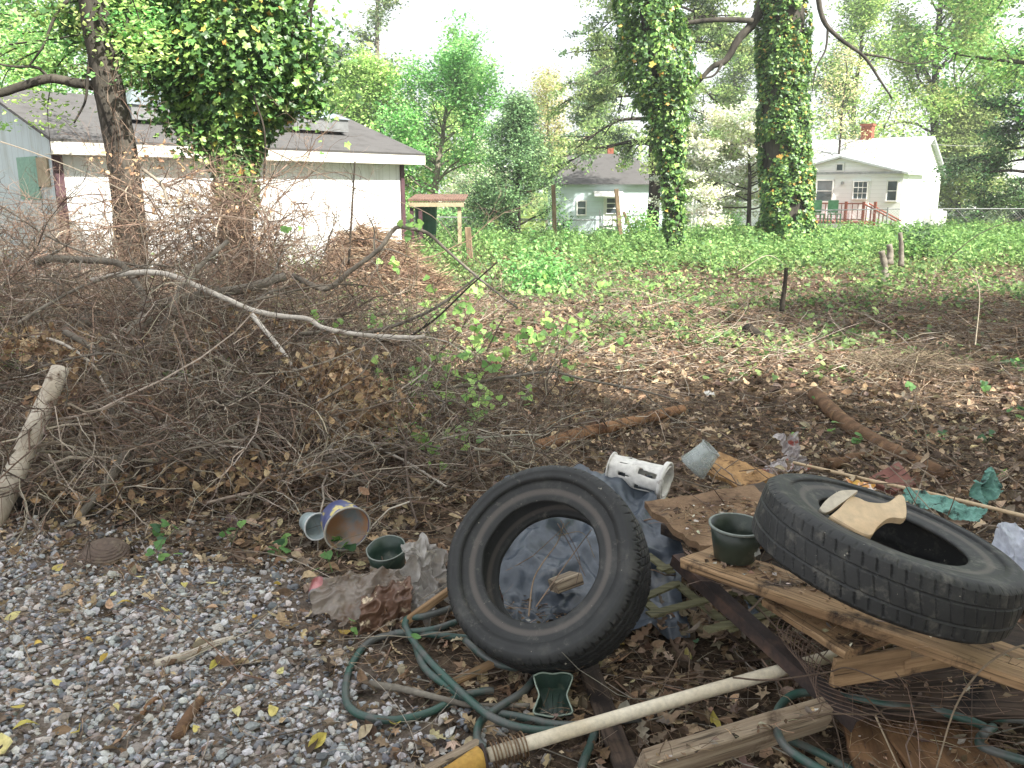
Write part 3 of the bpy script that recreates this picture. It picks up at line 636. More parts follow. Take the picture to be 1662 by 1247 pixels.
tree('added_shade_tree', 'unseen leafy tree added right of the viewpoint to dapple the middle of the lot', (13.5, 3.0, float(H(13.5, 3))), 9.5, .3, 0, YG, 24, .5, (3.4, 2.0), (.1, .8), 24, .5, .28, sub=6, keep=.7)  # second unseen tree, added to break up sun on the middle ground
# shrubs and hedges beyond the fence
mb = MB()
for x0, x1, y0, y1, h, K, cols in ((-40, 60, 78, 100, 9, 16000, PG + YG), (-8, -1, 46, 50, 1.4, 4000, DG + BG), (27, 45, 50, 56, 1.3, 3000, DG)):
    x = U(x0, x1, K); y = U(y0, y1, K); z = rng.uniform(0, 1, K) * h * (.35 + .9 * fbm(np.stack([x, y], -1), .12 if h > 3 else .6, 90, 3)); c = pick(cols, K, .2)
    scat(mb, [LF_CARD], np.stack([x, y, H(x, y) + z], -1), up_n(K, .8), U(.2, .5, K) * (1.7 if h > 3 else .6), c)
tag(mb.build('far_woodland', M['leaf']), 'hazy green woodland and undergrowth closing the view far beyond the fence', 'woodland', kind='stuff')
def shrub(label, px_, Y, h, rx, K, cols, group='shrubs along the fence', size=.1):
    b = np.array(B(px_, Y)); t = thing('shrub', label, 'shrub', b, group=group)
    n = 14; D = np.stack([rng.normal(0, .35, n), rng.normal(0, .35, n), np.ones(n)], -1); mb = MB(); Q = twigs(mb, np.repeat(b[None], n, 0), D, h * U(.6, 1, n), .012, pick([sr(110, 98, 78)], n), 6, 4, .12)
    mb.build('stem', M['twig'], t); tips = Q[:, 1:].reshape(-1, 3)
    foliage(tips, K // len(tips), rx * .33, size, cols, [LF_CARD], .8, .8).build('foliage', M['leaf'], t)
shrub('leafy shrub hugging the first tall wooden post', 905, 29, 1.1, .3, 700, BG + DG)
shrub('leafy shrub at the foot of the second tall wooden post', 1040, 27, 1.1, .5, 1300, BG + YG)
shrub('low round shrub below the pale blue house steps', 985, 30, .6, .5, 900, DG + BG)
shrub('dark vine tangle rising out of the weeds right of the short stakes', 1490, 20.5, .62, .5, 1300, DG)
shrub('green shrub between the small white porch and the big ivy trunk', 1178, 36, 1.8, .7, 1800, BG)
shrub('low spread of ivy heaped in the middle distance, left of the slim ivy tree', 880, 13.5, .55, .9, 2400, BG, size=.07)
# ================================================================ shed
M['white_board'] = m_siding('white_board', sr(216, 219, 220), 'X', .2, sr(150, 146, 132))
M['grey_board'] = m_siding('grey_board', sr(178, 192, 196), 'Y', .3, sr(132, 140, 130))  # bluish grey puts the gable side's shade into its board colour
M['white_lap'] = m_siding('white_lap', sr(234, 236, 238), 'Z', .2)
M['blue_lap'] = m_siding('blue_lap', sr(200, 214, 222), 'Z', .18)
M['shingle'] = m_siding('shingle', sr(76, 75, 75), 'Y', .16, sr(46, 44, 43), .9)
M['shingle_light'] = m_siding('shingle_light', sr(170, 176, 178), 'Y', .2, sr(150, 154, 150), .9)
M['trim_white'] = m_plain('trim_white', sr(214, 212, 204), .5, sr(190, 186, 172), 3, 40, dirt=sr(120, 112, 92), dlo=.6, dhi=.8)
M['trim_white_clean'] = m_plain('trim_white_clean', sr(228, 228, 226), .5, sr(218, 218, 216))
M['trim_plum'] = m_plain('trim_plum', sr(84, 58, 66), .6, sr(64, 44, 50), 4, 40)
M['glass'] = m_plain('window_glass', sr(80, 92, 98), .08, sr(50, 58, 62), 1.2, 3, spec=.6, bmp=0)
M['skylight'] = m_plain('skylight_dome', sr(122, 134, 142), .25, sr(92, 100, 106), 2, 9, spec=.5, bmp=0)
M['mint'] = m_plain('mint_board', sr(128, 166, 148), .7, sr(112, 150, 134), 2, 20)
M['chipboard'] = m_plain('chipboard', sr(170, 158, 132), .8, sr(146, 132, 108), 8, 60)
M['brick'] = m_plain('brick', sr(150, 88, 68), .85, sr(122, 66, 52), 9, 60)
M['red_wood'] = m_plain('red_wood', sr(134, 68, 46), .7, sr(110, 54, 38), 6, 40)
M['steel'] = m_plain('galvanised_steel', sr(150, 152, 154), .45, sr(120, 122, 124), 6, 60, metal=.6)
M['post'] = m_wood('post_wood', sr(140, 122, 98), sr(92, 76, 58))
M['green_plastic'] = m_plain('green_plastic', sr(40, 92, 72), .5, sr(30, 74, 58))
M['ac'] = m_plain('ac_metal', sr(196, 198, 196), .5, sr(170, 172, 170))
def quadslab(mb, a, b, c, d, th, col=(1, 1, 1)):   # sloped slab with thickness down
    q = np.array([a, b, c, d], float); n = nrm(np.cross(q[1] - q[0], q[3] - q[0])); n = n if n[2] > 0 else -n
    v = np.vstack([q, q - n * th]); mb.add(v, np.array([[0, 1, 2, 3], [7, 6, 5, 4], [0, 4, 5, 1], [1, 5, 6, 2], [2, 6, 7, 3], [3, 7, 4, 0]]), col)
def prism(mb, x0, x1, y0, y1, zb, ze, zr, along='x'):  # walls with gables
    if along == 'x':
        ym = (y0 + y1) / 2; v = [[x0, y0, zb], [x1, y0, zb], [x1, y1, zb], [x0, y1, zb], [x0, y0, ze], [x1, y0, ze], [x1, y1, ze], [x0, y1, ze], [x0, ym, zr], [x1, ym, zr]]
        f4 = [[0, 1, 5, 4], [2, 3, 7, 6], [1, 2, 6, 5], [3, 0, 4, 7]]; f3 = [[5, 6, 9], [7, 4, 8]]
    else:
        xm = (x0 + x1) / 2; v = [[x0, y0, zb], [x1, y0, zb], [x1, y1, zb], [x0, y1, zb], [x0, y0, ze], [x1, y0, ze], [x1, y1, ze], [x0, y1, ze], [xm, y0, zr], [xm, y1, zr]]
        f4 = [[0, 1, 5, 4], [2, 3, 7, 6], [1, 2, 6, 5], [3, 0, 4, 7]]; f3 = [[4, 5, 8], [6, 7, 9]]
    mb.add(np.array(v), [np.array(f4), np.array(f3)])
def window(par, x, z, wd, ht, y=0, bars=1, vb=0, frame_m='trim_white_clean', fw=.07):   # on the plane y, facing -y, local coordinates
    f = MB(); box(f, (x, y - .02, z + ht / 2 + fw / 2), (wd + 2 * fw, .09, fw)); box(f, (x, y - .02, z - ht / 2 - fw / 2), (wd + 2 * fw, .12, fw))
    for s_ in (-1, 1): box(f, (x + s_ * (wd / 2 + fw / 2), y - .02, z), (fw, .09, ht))
    for k in range(bars): box(f, (x, y - .015, z - ht / 2 + ht * (k + 1) / (bars + 1)), (wd, .04, .04))
    for k in range(vb): box(f, (x - wd / 2 + wd * (k + 1) / (vb + 1), y - .012, z), (.03, .034, ht))
    o = f.build('window', M[frame_m], par, local=True)
    g = MB(); box(g, (x, y, z), (wd, .03, ht)); g.build('pane', M['glass'], o, local=True); return o

# local frame: +X along the long wall, -Y towards the camera
A0 = np.array([-7.7, 15.0]); th = math.atan2(.737, .675); Ls, Ws, He, Hr = 7.6, 5.7, 2.62, 3.56
t = thing('shed', 'long weathered white shed with dark shingle roof, plum corner boards and roof windows', 'shed', (A0[0], A0[1], float(H(*A0)) - .12), th)
mb = MB(); v = []; prism(mb, .001, Ls, 0, Ws, 0, He, Hr - .05); mb.build('wall', M['white_board'], t, local=True)
mb = MB(); mb.add([[0, -.01, 0], [0, Ws, 0], [0, Ws, He], [0, Ws / 2, Hr - .06], [0, -.01, He], [-.05, -.01, 0], [-.05, Ws, 0], [-.05, Ws, He], [-.05, Ws / 2, Hr - .06], [-.05, -.01, He]],
    [np.array([[0, 1, 6, 5], [1, 2, 7, 6], [2, 3, 8, 7], [3, 4, 9, 8], [4, 0, 5, 9]]), np.array([[5, 6, 7, 8, 9]])])
mb.build('gable_wall', M['grey_board'], t, local=True)
mb = MB(); o_ = .38; zo = He - o_ * (Hr - He) / (Ws / 2)
quadslab(mb, (-.25, -o_, zo + .08), (Ls + o_, -o_, zo + .08), (Ls + o_, Ws / 2, Hr + .08), (-.25, Ws / 2, Hr + .08), .05)
quadslab(mb, (-.25, Ws + o_, zo + .08), (Ls + o_, Ws + o_, zo + .08), (Ls + o_, Ws / 2, Hr + .08), (-.25, Ws / 2, Hr + .08), .05)
rf = mb.build('roof', M['shingle'], t, local=True)
mb = MB(); box(mb, (Ls / 2 + .06, -o_ + .01, zo - .07), (Ls + .63, .03, .2)); box(mb, (Ls / 2 + .06, -o_ / 2 + .02, zo - .165), (Ls + .6, o_ - .06, .015))
mb.build('fascia', M['trim_white'], t, local=True)
mb = MB(); box(mb, (-.06, -.03, He / 2), (.16, .05, He)); mb.build('corner_board', M['trim_plum'], t, local=True); mb = MB(); box(mb, (Ls - .04, -.03, He / 2 - .04), (.1, .05, He - .08)); mb.build('corner_board', M['trim_plum'], t, local=True)
sl_ = (Hr - He) / (Ws / 2)
for xx in (2.4, 5.9):
    yy = 1.25; zz = He + sl_ * yy + .08; mb = MB()
    box(mb, (xx, yy, zz + .06), (1.5, 1.0, .26)); o = mb.build('skylight', M['steel'], t, local=True)
    mb = MB(); b_ = .8; z1 = zz + .2
    mb.add([[xx - b_, yy - .55, z1], [xx + b_, yy - .55, z1], [xx + b_, yy + .55, z1 + .02], [xx - b_, yy + .55, z1 + .02], [xx - .45, yy + .05, z1 + .34], [xx + .1, yy + .05, z1 + .34]], [np.array([[0, 1, 5, 4], [2, 3, 4, 5]]), np.array([[1, 2, 5], [3, 0, 4]])])
    mb.build('dome', M['skylight'], o, local=True)
mb = MB(); tube(mb, [(5.4, 2.6, 3.4), (5.4, 2.6, 3.95)], .05, .05, sides=12, sm=False); mb.build('vent_pipe', M['trim_white'], t, local=True)
mb = MB(); box(mb, (-.07, 1.35, 1.95), (.03, .95, .75)); mb.build('patch_board', M['mint'], t, local=True)
mb = MB(); box(mb, (-.07, .62, 2.05), (.03, .5, .5)); mb.build('patch_board', M['chipboard'], t, local=True)
mb = MB(); box(mb, (3.6, -.005, 1.9), (.1, .02, .02)); 
# little pergola beside the shed
b = V(668, 400, 22.3); t = thing('lean_to', 'small open lean-to with corrugated roof and thin posts at the end of the white shed', 'lean-to', (b[0], 22.3, float(H(b[0], 22.3))))
zt = V(700, 325, 22.3)[2]; x0, x1 = V(667, 325, 22.3)[0], V(754, 325, 22.3)[0]
mb = MB()
for k in range(22):
    xk = x0 + (x1 - x0) * k / 21; tube(mb, [(xk, 21.9, zt), (xk, 23.6, zt + .12)], .035, .035, sides=6, sm=False)
mb.build('roof', m_plain('old_tin', sr(126, 98, 84), .7, sr(86, 66, 58)), t)
mb = MB(); box(mb, ((x0 + x1) / 2, 21.95, zt - .1), (x1 - x0, .05, .12)); mb.build('beam', M['chipboard'], t)
for k, xk in enumerate((x0 + .04, x0 + .26, x1 - .12)):
    mb = MB(); box(mb, (xk, 22.05, zt / 2 - .14), (.09, .09, zt - .08)); mb.build('post', M['trim_plum'] if k < 2 else M['chipboard'], t)
mb = MB(); xb = V(690, 370, 22.6)[0]; lathe(mb, [(0, .3), (.24, .3), (.27, .6), (.3, 1.25), (.28, 1.3), (0, 1.3)], 24, M=mat4(np.eye(3), (xb, 22.9, 0)))
tag(mb.build('barrel', M['green_plastic'], smooth=False), 'dark green barrel standing under the small lean-to', 'barrel')

# ================================================================ houses
def place(px_, Y): x = V(px_, 350, Y)[0]; return (x, Y, float(H(x, Y)))
# white house at right, local +X runs left to right along its front
ang = -math.atan2(.6, .8); c0 = place(1468, 45); L = 10.3
t = thing('white_house', 'white clapboard house with brick chimney and projecting gable, at right behind the fence', 'house', c0, ang)
mb = MB(); prism(mb, -L, 0, 0, 8, 0, 2.95, 4.8 - .1); mb.build('wall', M['white_lap'], t, local=True)
mb = MB(); quadslab(mb, (-L - .3, -.3, 2.93), (.25, -.3, 2.93), (.25, 4, 4.85), (-L - .3, 4, 4.85), .12); quadslab(mb, (-L - .3, 8.3, 2.93), (.25, 8.3, 2.93), (.25, 4, 4.85), (-L - .3, 4, 4.85), .12); mb.build('roof', M['shingle_light'], t, local=True)
mb = MB(); prism(mb, -6.3, -.02, -.9, 2, 0, 2.9, 3.62, 'y'); mb.build('projecting_gable', M['white_lap'], t, local=True)
mb = MB(); quadslab(mb, (-6.6, -1.15, 2.85), (-3.16, -1.15, 3.74), (-3.16, 3.2, 3.74), (-6.6, 3.2, 2.85), .1); quadslab(mb, (.25, -1.15, 2.85), (-3.16, -1.15, 3.74), (-3.16, 3.2, 3.74), (.25, 3.2, 2.85), .1); mb.build('gable_roof', M['shingle_light'], t, local=True)
mb = MB(); box(mb, (-3.3, 4.1, 5.0), (.6, .6, 1.1), bev=.02); box(mb, (-3.3, 4.1, 5.58), (.7, .7, .12)); mb.build('chimney', M['brick'], t, local=True)
window(t, -3.9, 1.95, .8, 1.05, -.92); window(t, -.5, 1.95, .45, .95, -.92); window(t, -3.2, 3.15, .3, .3, -.92, 0)
window(t, -8.8, 1.9, .9, 1.1, 0)
mb = MB(); box(mb, (-2.05, -.93, 1.45), (.9, .06, 2.05)); dr = mb.build('door', M['trim_white_clean'], t, local=True)
window(dr, -2.05, 1.98, .66, .85, -.97, 2, 2, fw=.04)
mb = MB(); box(mb, (-3.0, -.98, 2.35), (.1, .12, .16)); mb.build('porch_lamp', M['steel'], t, local=True)
mb = MB(); tube(mb, [(-L - .25, -.33, 2.8), (-L - .1, -.1, 2.5), (-L - .1, -.1, .1)], .05, .05, sides=8, sm=False); mb.build('downspout', M['trim_white_clean'], t, local=True)
mb = MB(); box(mb, (-5.15, -.98, 2.84), (3.0, .1, .1)) ; box(mb, (-1.5, -.98, 2.84), (2.8, .1, .1)); mb = MB()
box(mb, (-3.15, -1.17, 2.86), (6.2, .03, .12)); mb.build('gutter', M['steel'], t, local=True)
# deck
dk = MB(); box(dk, (-3.5, -2.1, .38), (4.6, 2.1, .1)); 
d = dk.build('deck', M['red_wood'], t, local=True)
r_ = MB(); z1 = 1.33
for (xa, ya, xb_, yb_) in ((-5.75, -3.1, -1.25, -3.1), (-5.75, -3.1, -5.75, -1.1)):
    for zz in (z1, .55): box(r_, ((xa + xb_) / 2, (ya + yb_) / 2, zz), (abs(xb_ - xa) + .05, abs(yb_ - ya) + .06, .06))
    n = int(max(abs(xb_ - xa), abs(yb_ - ya)) / .26)
    for k in range(n + 1): box(r_, (xa + (xb_ - xa) * k / n, ya + (yb_ - ya) * k / n, .93), (.035, .035, .74))
for xk in (-5.75, -3.6, -2.1, -1.25, -.7): box(r_, (xk, -3.1, .75), (.12, .12, 1.35))
for s_ in (-3.1, -2.2):
    for k in range(7): box(r_, (-1.1 + k * .2, s_, 1.15 - k * .11 - .35), (.035, .035, .8))
    tube(r_, [(-1.25, s_, 1.33), (.35, s_, .5)], .04, .04, sides=4, sm=False)
for k in range(3): box(r_, (-.95 + k * .3, -2.65, .32 - k * .12), (.3, .9, .05))
r_.build('railing', M['red_wood'], d, local=True)
mb = MB(); c = place(1517, 47); box(mb, (0, 0, .45), (.9, .9, .9), bev=.05); lathe(mb, [(0, .9), (.38, .9), (.38, .96), (.3, 1.0), (0, 1.0)], 20)
for k in range(9): box(mb, (0, -.455, .12 + k * .085), (.8, .02, .03))
tag(mb.build('air_conditioner', M['ac'], M=mat4(np.eye(3), c)), 'pale outdoor air conditioner at the right corner of the white house', 'air conditioner')
mb = MB(); c = place(1340, 42); q = MB()
box(q, (0, 0, .45), (.5, .5, .05), bev=.01); box(q, (0, .24, .8), (.5, .05, .6), bev=.01)
for a_ in (-.22, .22):
    for b_ in (-.22, .22): box(q, (a_, b_, .22), (.05, .05, .44))
    box(q, (a_, 0, .65), (.05, .5, .04))
for k_, xo in ((0, 1327), (1, 1354)):
    c = place(xo, 41.5)
    o = bpy.data.objects.new('green_chair', None) if False else None
    oo = q.build('green_chair', m_plain('mint_chair', sr(90, 150, 110), .6), M=mat4(np.eye(3), (c[0], c[1], c[2] + .42))) if k_ == 0 else oo.copy()
    if k_ == 1: C.objects.link(oo); oo.location = (c[0], c[1], c[2] + .42)
    tag(oo, ('left' if k_ == 0 else 'right') + ' one of two mint green garden chairs beside the red railing', 'chair', 'green chairs by the deck')
# pale blue house in the middle
c0 = place(897, 42); t = thing('blue_house', 'pale blue cottage with dark grey hip roof and awning over its back door', 'house', c0, 0)
wx = V(1085, 330, 42)[0] - c0[0]
mb = MB(); box(mb, (wx / 2, 3, 1.4), (wx, 6, 2.5)); mb.build('wall', M['blue_lap'], t, local=True)
mb = MB(); box(mb, (wx / 2, 3, .1), (wx - .06, 5.94, .3)); mb.build('foundation', M['brick'], t, local=True)
mb = MB(); e = .3; a = np.array([[-e, -e, 2.6], [wx + e, -e, 2.6], [wx + e, 6 + e, 2.6], [-e, 6 + e, 2.6], [1.0, 3, 4.15], [wx - 1.6, 3, 4.15]]); mb.add(a, [np.array([[0, 1, 5, 4], [2, 3, 4, 5], [3, 2, 1, 0]]), np.array([[1, 2, 5], [3, 0, 4]])]); mb.build('roof', M['shingle'], t, local=True)
mb = MB(); xc = V(990, 300, 45)[0] - c0[0]; box(mb, (xc, 3.2, 4.1), (.3, .4, .95)); mb.build('chimney', M['brick'], t, local=True)
xw = V(944, 330, 42)[0] - c0[0]; window(t, xw, 1.5, .38, .62, 0, 1, fw=.06)
xd = V(993, 330, 42)[0] - c0[0]; mb = MB(); box(mb, (xd, -.02, 1.2), (.8, .06, 1.9)); dr = mb.build('door', M['trim_white_clean'], t, local=True); window(dr, xd, 1.6, .5, .7, -.05, 2, 0, fw=.03)
mb = MB(); quadslab(mb, (xd - .9, -.7, 2.05), (xd + .5, -.7, 2.05), (xd + .5, 0, 2.3), (xd - .9, 0, 2.3), .05); mb.build('awning', M['trim_white_clean'], t, local=True)
mb = MB()
for k in range(4): box(mb, (xd - .2, -.3 - .28 * k, .62 - k * .17), (.8, .28, .06))
for s_ in (-.6, .2): 
    tube(mb, [(xd + s_, -.2, 1.4), (xd + s_, -1.2, .8)], .02, .02, sides=5, sm=False)
    for k in range(3): tube(mb, [(xd + s_, -.2 - .5 * k, 1.4 - .3 * k), (xd + s_, -.2 - .5 * k, 0)], .02, .02, sides=5, sm=False)
mb.build('steps', M['steel'], t, local=True)
# small white porch building
c0 = place(1122, 40); t = thing('white_porch', 'little white gabled porch with tall glass panels between the two ivy trunks', 'porch', c0, rad(-14))
mb = MB(); prism(mb, 0, 1.45, 0, 2.4, 0, 2.0, 2.62, 'y'); mb.build('wall', M['trim_white_clean'], t, local=True)
mb = MB(); quadslab(mb, (-.15, -.12, 1.98), (.725, -.12, 2.75), (.725, 2.5, 2.75), (-.15, 2.5, 1.98), .06); quadslab(mb, (1.6, -.12, 1.98), (.725, -.12, 2.75), (.725, 2.5, 2.75), (1.6, 2.5, 1.98), .06); mb.build('roof', M['trim_white_clean'], t, local=True)
window(t, .38, 1.15, .3, 1.3, 0, 0, 0, fw=.05); window(t, 1.05, 1.15, .3, 1.3, 0, 0, 0, fw=.05)
# distant house at far right
c0 = place(1568, 66); t = thing('distant_house', 'partly hidden white house with shuttered windows at the far right edge', 'house', c0, rad(-8))
mb = MB(); prism(mb, 0, 9, 0, 7, 0, 2.9, 4.3); mb.build('wall', M['white_lap'], t, local=True)
mb = MB(); quadslab(mb, (-.3, -.3, 2.85), (9.3, -.3, 2.85), (9.3, 3.5, 4.5), (-.3, 3.5, 4.5), .1); quadslab(mb, (-.3, 7.3, 2.85), (9.3, 7.3, 2.85), (9.3, 3.5, 4.5), (-.3, 3.5, 4.5), .1); mb.build('roof', M['shingle_light'], t, local=True)
for xk in (.9, 3.0, 5.2):
    window(t, xk, 1.7, .7, 1.1, 0); mb = MB(); box(mb, (xk - .6, -.03, 1.7), (.28, .04, 1.2)); mb.build('shutter', M['trim_plum'], t, local=True); mb = MB(); box(mb, (xk + .6, -.03, 1.7), (.28, .04, 1.2)); mb.build('shutter', M['trim_plum'], t, local=True)
# ================================================================ fence, posts, wires
def fence(label, pts, hgt, nm='chain_link_fence'):
    pts = [np.array(p, float) for p in pts]; t = thing(nm, label, 'fence', (pts[0][0], pts[0][1], pts[0][2]), group='chain link fences')
    tp = MB(); top = [p + [0, 0, hgt] for p in pts]
    for a, b in zip(top[:-1], top[1:]): tube(tp, [a, b], .021, .021, sides=6, sm=False)
    tp.build('top_rail', M['steel'], t)
    for a, b in zip(pts[:-1], pts[1:]):
        n = max(1, int(np.linalg.norm(b - a) / 3))
        for k in range(n):
            q = a + (b - a) * k / n; m_ = MB(); tube(m_, [q, q + [0, 0, hgt + .06]], .03, .03, sides=8, sm=False); m_.build('post', M['steel'], t)
    w_ = MB(); P0 = []; P1 = []
    for a, b in zip(pts[:-1], pts[1:]):
        Lh = np.linalg.norm(b - a); s_ = .11; d = (b - a) / Lh
        for k in np.arange(-hgt, Lh, s_):
            for sg in (1, -1):
                u0, u1 = (k, k + hgt); z0, z1 = (0, hgt) if sg > 0 else (hgt, 0)
                lo = max(u0, 0); hi = min(u1, Lh)
                if hi - lo < .03: continue
                f = lambda u: z0 + (z1 - z0) * (u - u0) / hgt
                P0.append(a + d * lo + [0, 0, f(lo)]); P1.append(a + d * hi + [0, 0, f(hi)])
    P = np.stack([np.array(P0), np.array(P1)], 1); tubes(w_, P, np.full(P.shape[:2], .0028), (1, 1, 1), 3); w_.build('wire_mesh', M['steel'], t)
def gp(px_, Y): x = V(px_, 350, Y)[0]; return (x, Y, float(H(x, Y)))
fence('chain link fence running behind the weeds to the right edge', [gp(1002, 36), gp(1240, 35), gp(1440, 34), gp(1700, 33)], 1.15)
fence('lower stretch of chain link fence left of the pale blue house', [gp(600, 31), gp(745, 32), gp(900, 35), gp(1002, 36)], 1.0)
def stump(label, px0, py0, px1, py1, Y, wd, mat='bark_grey', nm='tree_stump', cat='stump', group=None):
    a = V(px0, py0, Y); b = V(px1, py1, Y); mb = MB(); m_ = (a + b) / 2 + [wd * .12, 0, 0]; tube(mb, [a - [0, 0, .1], a, m_, b], wd * .6, wd * .42, (1, 1, 1), 14, .3, 6)
    tag(mb.build(nm, M[mat], smooth=True), label, cat, group)
def post(label, px0, py0, px1, py1, Y, wd, mat='post', nm='wooden_post', cat='post', dY=0, group=None):
    a = V(px0, py0, Y); b = V(px1, py1, Y + dY); mb = MB(); Lp = np.linalg.norm(b - a); R = frame_x(b - a, (0, -1, .01))
    box(mb, (Lp / 2, 0, 0), (Lp, wd, wd), bev=wd * .08); tag(mb.build(nm, M[mat], M=mat4(R, a)), label, cat, group)
post('tall weathered wooden post left of the pale blue house', 901, 396, 898, 300, 28, .13)
post('tall wooden post leaning slightly, before the pale blue house door', 1008, 392, 1000, 307, 28, .13)
post('thin plank leaning in the bushes right of the tall posts', 1030, 388, 1012, 344, 28, .09, nm='leaning_plank', cat='plank')
post('short pale fence stub standing in ivy below the lean-to', 763, 420, 759, 369, 17, .12, nm='fence_stub', cat='post')
mb = MB(); P = []
for (a, b_, c_, d_) in ((1492, 232, 1700, 226), (1495, 250, 1700, 262), (1492, 262, 1700, 246), (510, 165, 700, 185)):
    p0 = V(a, b_, 47); p1 = V(c_, d_, 47); q = np.linspace(0, 1, 9)[:, None]; l = p0 + (p1 - p0) * q; l[:, 2] -= .25 * (1 - (2 * q[:, 0] - 1) ** 2); P.append(l)
tubes(mb, np.array(P), np.full((4, 9), .014), (.6, .6, .6), 4)
tag(mb.build('overhead_wires', m_plain('wire', sr(150, 150, 150), .6)), 'thin overhead wires running past the house roofs', 'wires')
# ================================================================ brush pile
BR = [sr(140, 122, 104), sr(112, 92, 76), sr(84, 66, 54), sr(168, 152, 134), sr(178, 162, 140), sr(150, 134, 118), sr(120, 86, 66), sr(84, 66, 54)]
BRR = [sr(122, 88, 68), sr(104, 74, 58), sr(136, 104, 84), sr(90, 64, 52), sr(140, 116, 98)]
MOUNDS = [(-3.7, 6.2, 3.1, 2.45, 1.0), (-1.6, 5.6, 1.4, 1.5, .42), (-5.6, 7.6, 3, 2.6, 1.0)]
def hp(x, y):
    h = 0
    for a, b, rx, ry, hh in MOUNDS:
        q = ((x - a) / rx) ** 2 + ((y - b) / ry) ** 2; h = np.maximum(h, hh * np.clip(1 - q, 0, 1) ** .55)
    return h
def tangle(mb, P0, nper, cols, r=(.004, .009), L=(.7, 1.6), l2=(.3, .8), l3=(.12, .45), k2=7, k3=6, vert=.12, wob=.2, grav=.03):
    K = len(P0); a = U(0, 2 * math.pi, K); D = np.stack([np.cos(a), np.sin(a) * .6, rng.normal(.05, vert, K)], -1)
    r1 = U(r[0], r[1], K); P1 = twigs(mb, P0, D, U(L[0], L[1], K), r1, pick(cols, K, .2), 7, 5, wob * .7, grav, .35)
    def sub(P, rr, l, kk, sides, w_):
        K = len(P); n = P.shape[1]; i = rng.integers(1, n - 1, (K, kk)); base = P[np.arange(K)[:, None], i].reshape(-1, 3)
        d = (P[np.arange(K)[:, None], i + 1] - P[np.arange(K)[:, None], i]).reshape(-1, 3); d = nrm(nrm(d) + rng.normal(0, .55, d.shape) * [1, 1, .7])
        rr2 = np.repeat(rr, kk) * .5; return twigs(mb, base, d, U(l[0], l[1], K * kk), rr2, pick(cols, K * kk, .2), 6, sides, w_, grav, .35), rr2
    P2, r2 = sub(P1, r1, l2, k2, 3, wob); P3, r3 = sub(P2, np.maximum(r2, .0024), l3, k3, 3, wob * 1.3)
    return P2, P3
mb = MB()
def in_mound(K, lo, hi, cen=None):
    out = []
    while len(out) < K:
        a, b, rx, ry, hh = MOUNDS[rng.choice(len(MOUNDS), p=[.6, .2, .2])]; q = rng.uniform(-1, 1, 2)
        if q @ q > 1: continue
        x, y = a + q[0] * rx, b + q[1] * ry; out.append([x, y, H(x, y) + .02 + hp(x, y) * rng.uniform(lo, hi)])
    return np.array(out, float)
tangle(mb, in_mound(170, .05, .8), 0, BR, (.006, .014), vert=.08)
tangle(mb, in_mound(230, .6, .92), 0, BR + BRR, (.004, .010), (.5, 1.5), vert=.12, wob=.34)
tangle(mb, in_mound(150, .75, 1.1), 0, BRR, (.003, .006), (.4, 1.1), vert=.25, wob=.36)
tangle(mb, np.array([[U(-2.6, .1), U(4.0, 4.7), U(.05, .35)] for _ in range(46)]), 0, BR, (.004, .009), (.4, 1.1), vert=.18, wob=.4)
P = in_mound(420, .7, 1.08); a = U(0, 6.28, len(P)); twigs(mb, P, np.stack([np.cos(a), np.sin(a), rng.normal(.1, .3, len(P))], -1), U(.4, 1.3, len(P)), U(.0018, .004, len(P)), pick(BR + [sr(166, 150, 134)], len(P), .2), 10, 4, .28, .0, .4)
tag(mb.build('brush_pile', M['twig']), 'huge tangle of dead twigs and brambles heaped at left', 'brush pile', kind='stuff')
mb = MB()   # reddish vines over the back of the pile
def blob(K, cx, cy, cz, rx, ry, rz):
    q = nrm(rng.normal(0, 1, (K, 3))) * rng.uniform(0, 1, (K, 1)) ** .4; return np.array([cx, cy, cz]) + q * [rx, ry, rz]
def bx(px_, Y): return V(px_, 400, Y)[0]
for (px_, Y, cz, rx, rz, K, vert) in ((395, 9.3, .85, .5, .75, 240, .8), (250, 9.2, .75, .8, .65, 110, .5), (130, 9, .65, 1.0, .5, 70, .4), (480, 9.2, .7, .6, .5, 50, .5), (40, 8.6, .65, 1.0, .5, 60, .4), (220, 8.8, 1.55, .3, .28, 26, .7), (330, 8.4, 1.4, 1.3, .35, 34, .4), (560, 8.4, .7, .9, .5, 30, .5)):
    tangle(mb, blob(K, bx(px_, Y), Y, cz, rx, .6, rz), 0, BRR, (.004, .008), (.5, 1.3), (.25, .7), (.1, .35), 5, 4, vert, .3, .0)
tag(mb.build('bramble_thicket', M['twig']), 'reddish brown bramble stems standing up behind the heap against the shed', 'brambles', kind='stuff')
# long straw heap leaning by the shed
mb = MB(); Ys = 12.6; xs = lambda p: V(p, 400, Ys)[0]
def hs(x): return np.interp(x, [xs(505), xs(545), xs(600), xs(650), xs(700)], [.15, 1.22, .95, .62, .15])
K = 9000; x = U(xs(508), xs(700), K); y = Ys + rng.normal(0, .25, K); z = hs(x) * rng.uniform(.1, 1, K) ** .5 * np.exp(-((y - Ys) / .6) ** 2) * (.7 + .6 * vn(np.stack([x, y], -1), 5, 3))
sgn = np.where(x < xs(545), -1., 1.); D = np.stack([np.ones(K), rng.normal(0, .35, K), -.42 + rng.normal(0, .4, K)], -1)
twigs(mb, np.stack([x, y, z], -1), D, U(.2, .6, K), U(.003, .007, K), pick([sr(140, 96, 66), sr(116, 78, 54), sr(164, 120, 84), sr(90, 62, 46), sr(184, 150, 116)], K, .22), 4, 3, .12, .02, .5)
tag(mb.build('straw_heap', M['twig']), 'pointed heap of rusty brown dead stalks leaning before the right end of the shed', 'heap', kind='stuff')
